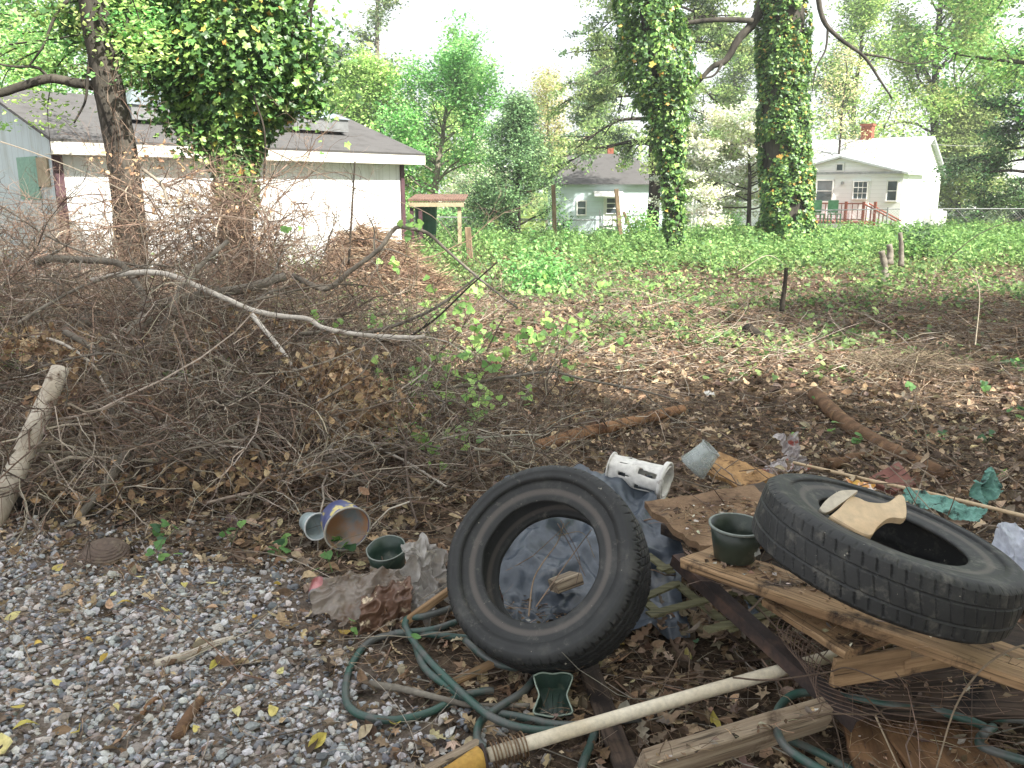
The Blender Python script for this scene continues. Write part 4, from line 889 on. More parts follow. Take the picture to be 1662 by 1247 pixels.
mb = MB()   # dead leaves caught in the pile
for (px_, py_, Y, rx, rz, K) in ((560, 640, 5.0, .28, .18, 520), (520, 600, 5.1, .22, .14, 300), (600, 680, 4.75, .3, .15, 420), (60, 560, 5.0, .35, .09, 300), (120, 590, 4.7, .12, .1, 70), (90, 660, 4.5, .06, .13, 60), (330, 560, 5.6, .6, .12, 110), (400, 530, 6, .8, .15, 90), (250, 640, 4.9, .7, .2, 60), (380, 760, 4.2, .5, .05, 160), (150, 800, 4.1, .5, .05, 130), (240, 260, 8.6, .5, .2, 60), (330, 330, 8.6, .9, .4, 120)):
    c = V(px_, py_, Y); P = c + rng.normal(0, .55, (K, 3)) * [rx, .2, rz]
    scat(mb, LF_OVAL + LF_MAPLE, P, nrm(rng.normal(0, .7, (K, 3)) + [0, -.3, .5]), np.clip(rng.normal(.055, .014, K), .025, .1), pick([sr(176, 134, 86), sr(150, 108, 70), sr(132, 92, 62), sr(186, 152, 110)], K, .18))
tag(mb.build('caught_leaves', M['dry']), 'curled tan leaves hanging in the twigs of the brush pile', 'dead leaves', kind='stuff')
def branch(label, pts, r0, r1, mat='bark_pale', name='branch', tw=6, group='large branches on the brush pile', tl=(.2, .6)):
    P = [V(*p) for p in pts]; mb = MB(); r0 *= 1.15; r1 *= 1.15; Q = tube(mb, P, r0, r1, (1, 1, 1), 10, .16, 7)
    for k in range(tw):
        i = rng.integers(2, len(Q) - 2); d = nrm(nrm(Q[i + 1] - Q[i]) + rng.normal(0, .5, 3)); f = i / len(Q)
        q = limb(Q[i], d, U(*tl), 0, 6, .2, .02); tube(mb, q, (r0 + (r1 - r0) * f) * .4, .0015, (1, 1, 1), 5, .1, 2)
    return tag(mb.build(name, M[mat], smooth=True), label, 'branch', group)
M['bark_bleached'] = m_plain('bleached_branch', sr(216, 210, 200), .8, sr(176, 168, 156), 8, 60, .15, .6)
M['bark_grey'] = m_plain('bark_grey', sr(138, 132, 122), .85, sr(92, 86, 78), 8, 60, .15, .8, stretch=(1, 1, 1))
branch('longest pale branch sweeping in a low arc across the top of the brush pile', [(150, 455, 6.3), (215, 443, 6.1), (269, 445, 6), (316, 463, 5.9), (369, 486, 5.8), (408, 503, 5.7), (454, 513, 5.6), (500, 518, 5.5), (524, 532, 5.45), (581, 543, 5.4), (664, 548, 5.3), (690, 546, 5.3)], .018, .011, 'bark_bleached', tw=4)
branch('thin reddish stem rising to the right from the tip of the long pale branch', [(664, 548, 5.3), (710, 515, 5.5), (757, 470, 5.8), (807, 426, 6.1)], .007, .004, 'bark_dark', tw=2)
branch('pale branch falling from the long arc past the golden leaves to the ground', [(409, 511, 5.6), (453, 564, 5.3), (480, 600, 5.1), (507, 628, 5), (517, 647, 4.9), (545, 680, 4.8), (581, 709, 4.7), (620, 730, 4.6), (664, 752, 4.5), (724, 790, 4.25)], .013, .005, 'bark_bleached', tw=4)
branch('grey branch bent in a tall arch at the right end of the brush pile', [(475, 447, 6.9), (528, 469, 6.8), (570, 439, 6.8), (615, 405, 6.9), (641, 371, 7), (664, 371, 7), (694, 379, 7), (728, 409, 7), (762, 439, 6.9), (800, 470, 6.7), (840, 500, 6.5)], .02, .007, 'bark_grey', tw=5)
branch('dark crooked branch pointing up to the right beside the arch', [(575, 545, 6), (630, 532, 6), (675, 515, 6), (713, 496, 6), (750, 469, 6.1), (777, 447, 6.2)], .013, .006, 'bark_grey', tw=5)
branch('thick grey limb lying level along the crest of the brush pile', [(104, 545, 5.9), (119, 532, 5.9), (162, 515, 6), (215, 507, 6.1), (269, 492, 6.2), (339, 478, 6.4), (404, 467, 6.6), (462, 449, 6.8)], .04, .03, 'bark_grey', tw=5)
branch('straight grey branch rising steeply to the right near the ivy trunk', [(245, 570, 5.7), (277, 511, 5.8), (292, 472, 6), (319, 438, 6.2), (369, 392, 6.5)], .032, .014, 'bark_grey', tw=5)
branch('grey branch stub hooking down the left face of the brush pile', [(104, 538, 5), (154, 569, 4.9), (169, 603, 4.85), (179, 665, 4.75), (192, 700, 4.7), (200, 719, 4.7)], .017, .014, 'bark_grey', tw=3)
branch('slender pale branch crossing the left face downward to the right', [(50, 545, 5), (100, 557, 4.9), (150, 592, 4.8), (181, 642, 4.7), (239, 676, 4.6), (300, 707, 4.5), (346, 721, 4.45), (400, 728, 4.4)], .008, .004, 'bark_bleached', tw=6)
branch('grey forked branch bending down at the upper left of the brush pile', [(60, 430, 6.4), (81, 420, 6.4), (127, 422, 6.4), (192, 428, 6.3), (219, 457, 6.2), (235, 484, 6.1), (242, 507, 6)], .024, .018, 'bark_grey', tw=4)
branch('stubby brown branch leaning on the ground at the front left of the pile', [(100, 870, 3.9), (115, 853, 3.9), (142, 823, 4.0), (181, 773, 4.15), (208, 730, 4.25)], .014, .022, 'bark_grey', tw=5)
branch('greenish branch buried in the dark middle of the brush pile', [(308, 707, 4.7), (339, 676, 4.8), (377, 653, 4.9), (419, 626, 5), (470, 600, 5.2)], .022, .014, 'bark_grey', tw=4)
branch('dark stick on the ground running into the lower left of the pile', [(10, 805, 4.2), (31, 815, 4.1), (73, 834, 4.0), (115, 857, 3.93), (130, 862, 3.93)], .022, .02, 'bark_dark', tw=2)
branch('thin pale branch hanging straight down in front of the dark hollow', [(450, 560, 5.2), (454, 611, 5), (450, 672, 4.8), (458, 711, 4.7)], .006, .004, 'bark_pale', tw=2)
branch('short broken stick on the shaded slope with a pale end', [(205, 555, 5.3), (238, 512, 5.4)], .04, .038, 'bark_grey', tw=0)
branch('thin rising branch tip above the pile beside the leaning trunk', [(232, 275, 8), (262, 300, 7.9), (272, 330, 7.8)], .014, .01, 'bark_pale', tw=2)
branch('upright bare sapling stem standing before the white shed wall', [(566, 430, 9), (572, 330, 9), (576, 262, 9)], .012, .006, 'bark_dark', tw=5)
branch('long low grey root like branch in the right foot of the pile', [(300, 790, 4.3), (370, 700, 4.5), (390, 705, 4.5), (420, 730, 4.4), (440, 775, 4.2)], .014, .008, 'bark_pale', tw=4)
for k in range(44):
    x, y, z = in_mound(1, .75, 1.05)[0]; a = U(0, 6.28); q = limb((x, y, z), (math.cos(a), math.sin(a) * .6, U(-.1, .3)), U(.7, 1.8), 0, 8, .14, .03)
    mb = MB(); r = U(.005, .013); Q = tube(mb, q, r, r * .35, (1, 1, 1), 7, .15, 2)
    for j in range(9):
        i = rng.integers(1, len(Q) - 2); tube(mb, limb(Q[i], nrm(nrm(Q[i + 1] - Q[i]) + rng.normal(0, .5, 3)), U(.15, .6), 0, 6, .25, .02), r * .35, .0012, (1, 1, 1), 4, 0, 1)
    tag(mb.build('branch', M[('bark_grey', 'bark_pale', 'bark_grey', 'bark_pale')[k % 4]], smooth=True), 'grey brown dead branch tangled in the brush pile', 'branch', 'dead branches tangled in the brush pile')
def log(label, pts, r0, r1, mat, name='log', rough=.16, flat=None):
    mb = MB(); tube(mb, pts, r0, r1, (1, 1, 1), 20, rough, 10); return tag(mb.build(name, M[mat], smooth=True), label, 'log')
M['log_pale'] = m_plain('peeled_log', sr(206, 198, 184), .8, sr(156, 146, 130), 5, 60, .15, 1.0, dirt=sr(70, 52, 40), dsc=9, dlo=.56, dhi=.66, stretch=(1, 1, .35))
M['log_red'] = m_plain('red_bark', sr(150, 116, 88), .9, sr(112, 84, 62), 12, 90, .1, 1.0, dirt=sr(72, 52, 40), dsc=14, dlo=.5, dhi=.62)
M['log_brown'] = m_plain('brown_bark', sr(130, 102, 80), .9, sr(78, 62, 50), 10, 80, .1, 1.0, dirt=sr(140, 112, 84), dsc=9, dlo=.56, dhi=.66)
log('thick pale peeled log propped against the left face of the brush pile', [V(-60, 930, 3.75), V(2, 818, 3.95), V(52, 705, 4.2), V(98, 600, 4.5)], .062, .045, 'log_pale')
log('reddish bark covered log lying in leaves behind the first tyre', [G(867, 728, .05), G(940, 705, .05), G(985, 695, .055), G(1060, 676, .05), G(1108, 664, .04)], .047, .034, 'log_red')
log('long dark brown log lying diagonally behind the second tyre', [G(1322, 640, .06), G(1375, 688, .06), G(1430, 722, .06), G(1475, 745, .05), G(1540, 775, .04)], .055, .042, 'log_brown')
log('short split piece of rotten wood beside the dark brown log', [G(1345, 755, .04), G(1390, 742, .04), G(1440, 738, .03)], .035, .02, 'log_brown', 'wood_chunk')
log('small bark covered stick lying on the gravel', [G(252, 1080, .016), G(310, 1062, .018), G(345, 1046, .018), G(380, 1036, .012)], .018, .011, 'log_pale', 'stick')
log('stubby rough bark chunk on the gravel near the bottom', [G(288, 1197, .012), G(305, 1165, .016), G(326, 1136, .014)], .019, .015, 'log_brown', 'wood_chunk')
log('thin curved brown bark strip on the gravel', [G(222, 1172, .01), G(245, 1140, .012), G(280, 1120, .01)], .009, .006, 'log_red', 'bark_strip')
log('grey stick lying through the loop of green hose', [G(600, 1110, .02), G(660, 1120, .03), G(720, 1135, .03), G(770, 1145, .03), G(860, 1145, .02)], .012, .007, 'bark_grey', 'stick')
log('dark scorched log end poking from the litter in the middle distance', [G(1213, 535, .1), G(1240, 553, .04)], .07, .06, 'bark_dark', 'log_end')
stump('dark broken stake standing where the ivy meets the leaf litter', 1270, 492, 1276, 435, 10.6, .055, 'bark_dark', 'stake', 'stake')
for (p, lb) in (((1436, 448, 1431, 408, 14, .11), 'leftmost of three short sawn stumps, leaning left among weeds'), ((1444, 420, 1443, 397, 16, .12), 'middle and lowest of three short sawn stumps among weeds'), ((1463, 423, 1461, 378, 16, .09), 'tallest and rightmost of three short sawn stumps among weeds')):
    stump(lb, *p[:4], p[4], p[5], 'bark_grey', 'tree_stump', 'stump', group='sawn stumps in the weeds')
mb = MB()  # tussock of dry grass at right
c = G(1480, 600); K = 900; a = U(0, 6.28, K); P = c + np.stack([rng.normal(0, .28, K), rng.normal(0, .2, K), U(0, .04, K)], -1)
twigs(mb, P, np.stack([np.cos(a) * .6, np.sin(a) * .6, U(.3, 1, K)], -1), U(.2, .42, K), .0022, pick([sr(120, 98, 76), sr(98, 78, 60), sr(150, 128, 98)], K, .2), 6, 3, .12, .28, .4)
tag(mb.build('dry_tussock', M['twig']), 'drooping tussock of brown dead grass in the litter at right', 'dry grass', kind='stuff')
# green leaved vine sprigs
VG = [sr(128, 176, 56), sr(112, 164, 58), sr(146, 188, 70), sr(96, 148, 58)]
SPR = [(620, 595, 5.6), (640, 620, 5.4), (700, 590, 5.7), (728, 585, 5.7), (745, 580, 5.8), (668, 600, 5.5), (685, 610, 5.4), (762, 625, 5.3), (795, 600, 5.7), (800, 598, 5.6), (770, 535, 6.4), (748, 512, 6.6), (790, 540, 6.4), (840, 540, 6.6), (885, 548, 6.8), (905, 542, 6.8), (932, 525, 7.2), (940, 535, 7.0), (860, 568, 6.2), (742, 690, 4.8), (760, 678, 4.9), (745, 712, 4.7), (700, 728, 4.6), (665, 690, 4.8), (800, 655, 5.1), (785, 640, 5.2), (470, 370, 7.5), (655, 365, 7), (680, 360, 7), (780, 460, 7.5), (880, 455, 8), (885, 470, 8), (850, 460, 8), (615, 522, 6.2), (555, 528, 6.2), (510, 515, 6.3), (640, 430, 8), (700, 470, 7.5), (860, 640, 5.6), (930, 600, 6.1), (1010, 560, 7), (1060, 470, 9), (980, 460, 9)]
for k in range(34):
    b_ = U(455, 720); SPR.append((U(600, 760) + (720 - b_) * .8 * U(0, 1), b_, G(0, b_ + 45)[1]))
for k, (a, b, Y) in enumerate(SPR):
    top = V(a, b, Y); g = np.array([top[0] + U(-.08, .08), top[1] + .05, H(top[0], top[1])]); nl = rng.integers(3, 7)
    t = thing('vine_sprig', 'bright green heart leaved vine shoot rising from the dead twigs', 'vine', g, group='vine shoots among the twigs')
    mb = MB(); tube(mb, [g, (g + top) / 2 + rng.normal(0, .02, 3), top], .003, .0015, pick([sr(110, 110, 70)], 1)[0], 5, 0, 4); mb.build('stem', M['twig'], t)
    mb = MB(); P = top + rng.normal(0, .045, (nl, 3)) * [1, .6, 1]; scat(mb, LF_HEART, P, nrm(rng.normal(0, .45, (nl, 3)) + [0, -.7, .7]), U(.05, .075, nl) * (Y / 5.5) ** .5, pick(VG, nl, .1)); mb.build('leaves', M['leaf'], t)
# dry stems crossing the view
mb = MB()
for pts in ([(0, 470, 6), (60, 380, 6.3), (140, 300, 6.6)], [(1532, 425, 9), (1590, 380, 8.6), (1662, 350, 8.2), (1700, 330, 8)], [(1583, 560, 7), (1590, 480, 7.2), (1580, 440, 7.4)], [(790, 570, 6), (815, 520, 6.2), (826, 505, 6.3)], [(1060, 340 + 130, 10), (1010, 440, 10), (960, 455, 10)], [(1200, 440, 11), (1245, 415, 11), (1275, 430, 11)], [(640, 640, 5), (700, 590, 5.4), (660, 548, 5.6)], [(655, 555, 5.3), (700, 590, 5.1), (760, 660, 4.8), (800, 720, 4.6)], [(300, 290, 8.5), (420, 300, 8.3), (560, 280, 8.5), (640, 320, 8.8)], [(430, 240, 9), (560, 300, 9), (700, 350, 9), (760, 430, 9)], [(0, 230, 8), (60, 250, 8), (160, 290, 8), (240, 330, 8)]):
    tube(mb, [V(*p) for p in pts], .006, .003, pick(BR, 1)[0], 5, .1, 6)
tag(mb.build('dry_stems', M['twig']), 'long single dry stems arching over pile and litter', 'stems', kind='stuff')
# ================================================================ dumped rubbish
def D(px, py, dep): return np.array([0, 0, CAM_H]) + ray(px, py) * dep
def cd(r, u, t): return nrm(np.array([r, 0, 0]) + u * np.array([0, sp, cp]) + t * np.array([0, -cp, sp]))   # right, up, towards the camera
def rz(n, yaw=0.): return frame(np.array([n]), np.array([yaw]))[0]
def m_rubber(name, dust=.5):
    m, t, b, o = nodes(name); v = ocoord(t); n1 = noisen(t, 7, 8, v, .7); n2 = noisen(t, 120, 3, v)
    c = rampn(t, n1, [(.3, sr(30, 31, 32)), (.55, sr(42, 43, 43)), (.72, sr(70, 69, 66))])
    c = mixc(t, rampn(t, noisen(t, 22, 6, v, .7), [(.62 - .1 * dust, (0, 0, 0)), (.8, (.7,) * 3)]), c, sr(122, 118, 108))
    tc = nn(t, 'ShaderNodeTexCoord'); sep = nn(t, 'ShaderNodeSeparateXYZ'); t.links.new(tc.outputs['Object'], sep.inputs[0])
    ln = nn(t, 'ShaderNodeVectorMath', operation='LENGTH'); cb = nn(t, 'ShaderNodeCombineXYZ'); t.links.new(sep.outputs[0], cb.inputs[0]); t.links.new(sep.outputs[1], cb.inputs[1]); t.links.new(cb.outputs[0], ln.inputs[0])
    band = rampn(t, ln.outputs['Value'], [(.0, (0, 0, 0)), (.232, (0, 0, 0)), (.24, (.5,) * 3), (.252, (.5,) * 3), (.258, (0, 0, 0))])
    c = mixc(t, band, c, sr(104, 96, 90)); sm_ = nn(t, 'ShaderNodeMath', operation='GREATER_THAN'); sm_.inputs[1].default_value = .71
    t.links.new(noisen(t, 55, 6, v, .6), sm_.inputs[0]); c = mixc(t, sm_.outputs[0], c, sr(150, 145, 132))
    t.links.new(c, b.inputs['Base Color']); b.inputs['Roughness'].default_value = .62; b.inputs['Specular IOR Level'].default_value = .45
    bump(t, b, n2, .25, .002); return m
def tyre(label, c, n, Dm, Wd, hole, patt, yaw=0.):
    R = Dm / 2; ri = R * hole; prof = []
    half = [(ri + .012, .30), (ri, .36), (ri + .006, .395), (ri + .02, .40), (ri + .03, .418), (ri + .045, .43), (ri + .052, .445), (ri + .07, .45), (ri + .074, .462), (ri + .082, .462), (ri + .086, .47), (R * .80, .50), (R * .86, .502), (R * .895, .497), (R * .90, .505), (R * .915, .50), (R * .935, .487), (R * .955, .465), (R * .972, .435)]
    tread = [(R * (.984 + .016 * math.cos(v * math.pi / 2 * .9)), -v * .405) for v in np.linspace(-1, 1, 61)]
    inner = [(R * .93, -.38), (R * .95, -.2), (R * .952, 0), (R * .95, .2), (R * .93, .38), (R * .85, .44), (ri + .05, .40), (ri + .02, .34)]
    prof = [(r, z * Wd) for r, z in half] + [(r, z * Wd) for r, z in tread] + [(r, -z * Wd) for r, z in half[::-1]] + [(r, z * Wd) for r, z in inner]
    def fn(r, z, A):
        u = A * R; v = z / (Wd * .5); tr = (r > R * .978) & (np.abs(v) < .83); g = np.zeros_like(r)
        if patt == 0:
            for q in (-.34, .34): g = np.maximum(g, (np.abs(v - q) < .035) * .005)
            g = np.maximum(g, ((np.abs(v) > .42) & (np.abs(v) < .80) & (((u + v * v * .02 * np.sign(v)) / .034) % 1 < .13)) * .0055)
            g = np.maximum(g, ((np.abs(v) < .33) & (((u + v * .035) / .036) % 1 < .09)) * .004)
        else:
            zz = .05 * np.abs(((u / .03) % 2) - 1)
            for q in (-.52, -.17, .17, .52): g = np.maximum(g, (np.abs(v - q - zz + .025) < .035) * .0045)
            g = np.maximum(g, ((((u + v * .05) / .028) % 1 < .09)) * .0025)
            g = np.maximum(g, ((np.abs(v) > .55) & ((u / .03) % 1 < .16)) * .0045)
        wear = .6 + .8 * vn(np.stack([np.cos(A) * 2, np.sin(A) * 2, v], -1), 1.5, 4)
        r = r - g * tr * wear; out = (r > R * .9); r = r - .004 * (fbm(np.stack([np.cos(A), np.sin(A), z * 3], -1), 3, 6, 3) - .5) * 2
        sh = (r > R * .955) & (r < R * .982) & (np.abs(v) > .8); r = r - sh * ((u / .034) % 1 < .12) * .004
        return r, z
    mb = MB(); lathe(mb, prof, 900, fn=fn, closed=True)
    return tag(mb.build('tyre', m_rubber('rubber_' + str(patt), .9 - patt * .5), M=mat4(rz(n, yaw), c), smooth=True), label, 'tyre')
tyre('bald black tyre leaning back over the green hose, its open hole facing the viewer', D(888, 921, 2.94), cd(-.37, .48, .8), .70, .205, .60, 1)
tyre('black tyre lying flat and tilted on rotten planks, with deep tread blocks', D(1434, 892, 2.32), cd(.27, .93, .22), .695, .16, .56, 0, .3)

# --- plastic sheet behind the tyre
mb = MB(); c = G(950, 890, .17); sheet(mb, c, rz(nrm([.0, -.3, 1]), math.pi), .98, .66, 70, .035, 3.0, 4, edge=.25)
tag(mb.build('plastic_sheet', m_plain('slate_plastic', sr(60, 67, 76), .34, sr(84, 92, 102), 3, 40, .5, .1, dirt=sr(120, 112, 98), dlo=.58, dhi=.8), smooth=True), 'crumpled slate blue plastic sheet spread behind and inside the first tyre', 'plastic sheet')
# --- wooden pieces
M['w_brown'] = m_wood('rotten_brown', sr(168, 138, 104), sr(118, 92, 66), sr(52, 39, 31), .55, .66, 5)
M['w_grey'] = m_wood('grey_timber', sr(176, 160, 138), sr(122, 104, 86), sr(72, 56, 44), .62, .75, 4)
M['w_dark'] = m_wood('dark_wet_board', sr(80, 66, 56), sr(44, 36, 31), sr(30, 24, 22), .52, .64, 5)
M['w_rust'] = m_wood('orange_board', sr(142, 108, 78), sr(100, 74, 54), sr(58, 40, 30), .55, .7, 5, 22)
M['w_ply'] = m_plain('plywood_old', sr(150, 124, 98), .85, sr(106, 84, 66), 6, 90, .15, .6, dirt=sr(66, 50, 40), dsc=9, dlo=.52, dhi=.68)
M['w_osb'] = m_plain('wafer_board', sr(184, 146, 100), .8, sr(130, 100, 68), 22, 110, .2, .6, dirt=sr(90, 64, 42), dsc=16, dlo=.55, dhi=.66, stretch=(1, .4, 1))
M['w_green'] = m_wood('greened_slat', sr(126, 122, 92), sr(86, 84, 62), sr(60, 56, 40), .6, .75, 6)
M['w_white'] = m_plain('painted_pole', sr(220, 210, 190), .55, sr(196, 182, 156), 5, 60, .4, .3, dirt=sr(120, 98, 70), dsc=7, dlo=.6, dhi=.72, stretch=(1, 1, 1))
def plank(name, label, a, b, wd, thk, mat, up=(0, 0, 1), group=None, cat='plank', parent=None, bev=.004, warp=.0):
    a = np.array(a); b = np.array(b); R = frame_x(b - a, up); Lp = np.linalg.norm(b - a); mb = MB(); n = 26; X = np.linspace(0, Lp, n)
    k = 14; b_ = bev; sec = [(-wd / 2 + b_, thk / 2), (-wd / 6, thk / 2), (wd / 6, thk / 2), (wd / 2 - b_, thk / 2), (wd / 2, thk / 2 - b_), (wd / 2, -thk / 2 + b_), (wd / 2 - b_, -thk / 2), (-wd / 2 + b_, -thk / 2), (-wd / 2, -thk / 2 + b_), (-wd / 2, thk / 2 - b_)]
    sec = np.array(sec); m_ = len(sec); v = np.zeros((n, m_, 3)); v[..., 0] = X[:, None]; v[..., 1] = sec[None, :, 0]; v[..., 2] = sec[None, :, 1]
    v[..., 2] += warp * np.sin(X / Lp * math.pi)[:, None]; s_ = rng.integers(1, 999)
    v[..., 1:] += (fbm(v * [1, 1, 1] + s_, 14, 5, 3)[..., None] - .5) * min(.012, wd * .1) * [[[1, .6]]]
    v[0, :, 0] += (vn(v[0] + s_, 60, 7) - .5) * .02; v[-1, :, 0] += (vn(v[-1] + s_, 60, 8) - .5) * .02
    i = np.arange(n - 1)[:, None] * m_; j = np.arange(m_)[None]; j2 = (j + 1) % m_
    f = np.stack([i + j, i + m_ + j, i + m_ + j2, i + j2], -1).reshape(-1, 4)
    mb.add(v.reshape(-1, 3), [f, np.array([list(range(m_))]), np.array([list(range((n - 1) * m_, n * m_))[::-1]])])
    o = mb.build(name, M[mat], M=mat4(R, a))
    if parent is not None: o.parent = parent; o.matrix_parent_inverse = Matrix.Translation(-Vector(parent.location)); return o
    return tag(o, label, cat, group)
plank('long_plank', 'long weathered plank under the flat tyre, running off the right edge', G(1130, 903, .41), G(1780, 1128, .38), .2, .032, 'w_brown', (0, .1, 1))
crate = thing('broken_crate', 'corner of a broken brown crate jutting out under the long plank', 'crate', G(1380, 1080, .2))
plank('top_board', None, G(1275, 968, .34), G(1412, 1052, .33), .19, .024, 'w_brown', (0, -.1, 1), parent=crate)
plank('side_board', None, G(1352, 1092, .265), G(1475, 1072, .265), .085, .022, 'w_brown', (.1, -1, .12), parent=crate)
plank('wood_offcut', 'pale wedge shaped offcut right of the stout timber stub', G(1462, 1078, .25), G(1535, 1064, .27), .05, .05, 'w_brown', cat='offcut')
plank('wet_board', 'dark rotten board under the long plank at the right edge', G(1390, 1118, .16), G(1720, 1120, .2), .2, .03, 'w_dark', (0, -.35, 1), cat='board')
plank('orange_board', 'narrow rusty orange board at the bottom edge between beam and wide board', G(1395, 1152, .07), G(1440, 1290, .07), .13, .02, 'w_rust', cat='board')
plank('orange_board', 'wide flat orange brown board at the bottom right corner', G(1490, 1158, .08), G(1590, 1300, .08), .27, .02, 'w_rust', cat='board')
plank('grey_beam', 'squared grey beam with nails along its face, at the bottom centre right', G(1040, 1248, .11), G(1342, 1156, .12), .05, .105, 'w_grey', (0, -.45, 1), cat='beam')
plank('grey_board', 'thin grey board half buried below the first tyre', G(944, 1052, .03), G(1022, 1262, .03), .07, .02, 'w_dark', cat='board')
plank('wood_strip', 'narrow brown wood strip poking out left of the first tyre', G(652, 1014, .04), G(730, 958, .12), .02, .03, 'w_brown', cat='strip')
plank('wood_strip', 'short brown wood strip lying under the front rim of the first tyre', G(735, 1108, .02), G(810, 1072, .03), .03, .02, 'w_brown', cat='strip')
plank('wood_strip', 'thin grey wood lath beside the yellow block at the bottom edge', G(680, 1256, .02), G(775, 1205, .03), .028, .014, 'w_grey', cat='strip')
plank('wood_block', 'small wood block end seen through the hole of the first tyre', D(898, 952, 3.16), D(935, 938, 3.21), .07, .045, 'w_grey', (0, .3, 1), cat='block')
plank('dark_lumber', 'dark lumber scrap between the wafer board and the flat tyre', G(1216, 806, .36), G(1250, 798, .36), .1, .06, 'w_dark', cat='lumber')
for (lb, q, z0, mt, th_) in (('square brown board with ragged edge behind the black pot', ((1045, 815), (1134, 888), (1300, 872), (1225, 786)), .40, 'w_ply', .025), ('tan wafer board tilted behind the flat tyre, right of the clear cup', ((1143, 762), (1208, 794), (1260, 772), (1166, 733)), .22, 'w_osb', .018)):
    p = np.array([G(a, b, z0 + (.03 if k > 1 else 0)) for k, (a, b) in enumerate(q)]); o_ = p.mean(0); n = 16; uu, vv = np.meshgrid(np.linspace(0, 1, n), np.linspace(0, 1, n), indexing='ij')
    W = ((1 - uu) * (1 - vv))[..., None] * p[0] + (uu * (1 - vv))[..., None] * p[1] + (uu * vv)[..., None] * p[2] + ((1 - uu) * vv)[..., None] * p[3]
    e = (np.minimum(np.minimum(uu, 1 - uu), np.minimum(vv, 1 - vv)) == 0)[..., None]; W = W + e * (vn(W, 22, 3)[..., None] - .5) * [.02, .02, .004] + (fbm(W, 8, 4)[..., None] - .5) * [0, 0, .02]
    top = W.reshape(-1, 3); v = np.vstack([top, top - [0, 0, th_]]); i = np.arange(n - 1)[:, None] * n; j = np.arange(n - 1)[None]
    f = np.stack([i + j, i + n + j, i + n + j + 1, i + j + 1], -1).reshape(-1, 4); per = [k for k in range(n)] + [k * n + n - 1 for k in range(1, n)] + [(n - 1) * n + k for k in range(n - 2, -1, -1)] + [k * n for k in range(n - 2, 0, -1)]
    per = np.array(per); pn = np.roll(per, -1); side = np.stack([per, pn, pn + n * n, per + n * n], -1)
    mb = MB(); mb.add(v, [f, f[:, ::-1] + n * n, side]); tag(mb.build('old_board', M[mt]), lb, 'board')
# nails on the beam
mb = MB()
for k in range(9):
    p = G(1065 + k * 30 + U(-6, 6), 1222 - k * 9 + U(-8, 10), .14) + [0, -.03, 0]; tube(mb, [p + [0, .02, 0], p + [U(-.005, .005), -.012, .008]], .0016, .0016, sides=5, sm=False)
beam_ = [o for o in bpy.data.objects if o.name == 'grey_beam'][0]
nail = mb.build('nails', M['steel']); nail.parent = beam_; nail.matrix_parent_inverse = beam_.matrix_world.inverted(); nail['kind'] = 'stuff'
# angle iron
M['rust'] = m_plain('rusty_iron', sr(70, 58, 54), .75, sr(50, 44, 43), 8, 80, .3, .4, dirt=sr(92, 72, 62), dsc=12)
a, b = G(1100, 900, .36), G(1398, 1168, .16); R = frame_x(b - a, (.25, -.3, 1)); L_ = np.linalg.norm(b - a); mb = MB(); box(mb, (L_ / 2, 0, 0), (L_, .05, .004)); box(mb, (L_ / 2, -.0225, -.02), (L_, .004, .04))
tag(mb.build('angle_iron', M['rust'], M=mat4(R, a)), 'long rusty angle iron slanting down between lattice and boards', 'angle iron')
# lattice
t = thing('trellis', 'broken piece of greenish wooden lattice in the dark hollow under the boards', 'trellis', G(1120, 985, .12))
for k, (a, b, z_) in enumerate((((1036, 974), (1098, 947), .2), ((1052, 998), (1240, 950), .2), ((1146, 1023), (1300, 985), .2), ((1070, 925), (1160, 900), .2))):
    A_, B_ = G(*a, z_), G(*b, z_); mb = MB(); box(mb, (A_ + B_) / 2, (np.linalg.norm(B_ - A_), .034, .008), frame_x(B_ - A_)); mb.build('slat', M['w_green'], t)
for k, (a, b) in enumerate((((1040, 970), (1074, 1000)), ((1095, 945), (1192, 1024)), ((1180, 940), (1250, 1000)), ((1050, 900), (1090, 930)))):
    A_, B_ = G(*a, .19), G(*b, .19); mb = MB(); box(mb, (A_ + B_) / 2, (np.linalg.norm(B_ - A_), .034, .008), frame_x(B_ - A_)); mb.build('slat', M['w_green'], t)
# pole, spring, washer, yellow block
a, b = G(792, 1226, .07), G(1350, 1066, .17); dpl = nrm(b - a); mb = MB(); tube(mb, [a, a + (b - a) * .5 + [0, 0, .004], b + dpl * .25], .0205, .0195, (1, 1, 1), 18, .03, 10)
tag(mb.build('white_pole', M['w_white'], smooth=True), 'long cream painted wooden pole running from the rusty spring up to the right', 'pole')
mb = MB(); n = 10; tt = np.linspace(0, n * 2 * math.pi, n * 24); Rr = frame_x(dpl)
pts = a + np.outer(tt / (2 * math.pi) * .0105 + .008, dpl) + .034 * (np.cos(tt)[:, None] * Rr[:, 1] + np.sin(tt)[:, None] * Rr[:, 2]) * (1 + .12 * np.sin(tt * .37))[:, None]
tube(mb, pts, .0026, .0026, (1, 1, 1), 6, 0, 1, sm=False); tag(mb.build('coil_spring', m_plain('spring_steel', sr(140, 120, 96), .45, sr(92, 66, 48), 20, 60, metal=.7), smooth=True), 'coiled rusty wire spring wound round the lower end of the cream pole', 'spring')
mb = MB(); c = a - dpl * .012; lathe(mb, [(.012, -.004), (.034, -.004), (.036, 0), (.034, .004), (.012, .004)], 28, M=mat4(rz(dpl), c), closed=True); tag(mb.build('washer', M['rust'], smooth=True), 'dark rusty ring washer against the end of the spring', 'washer')
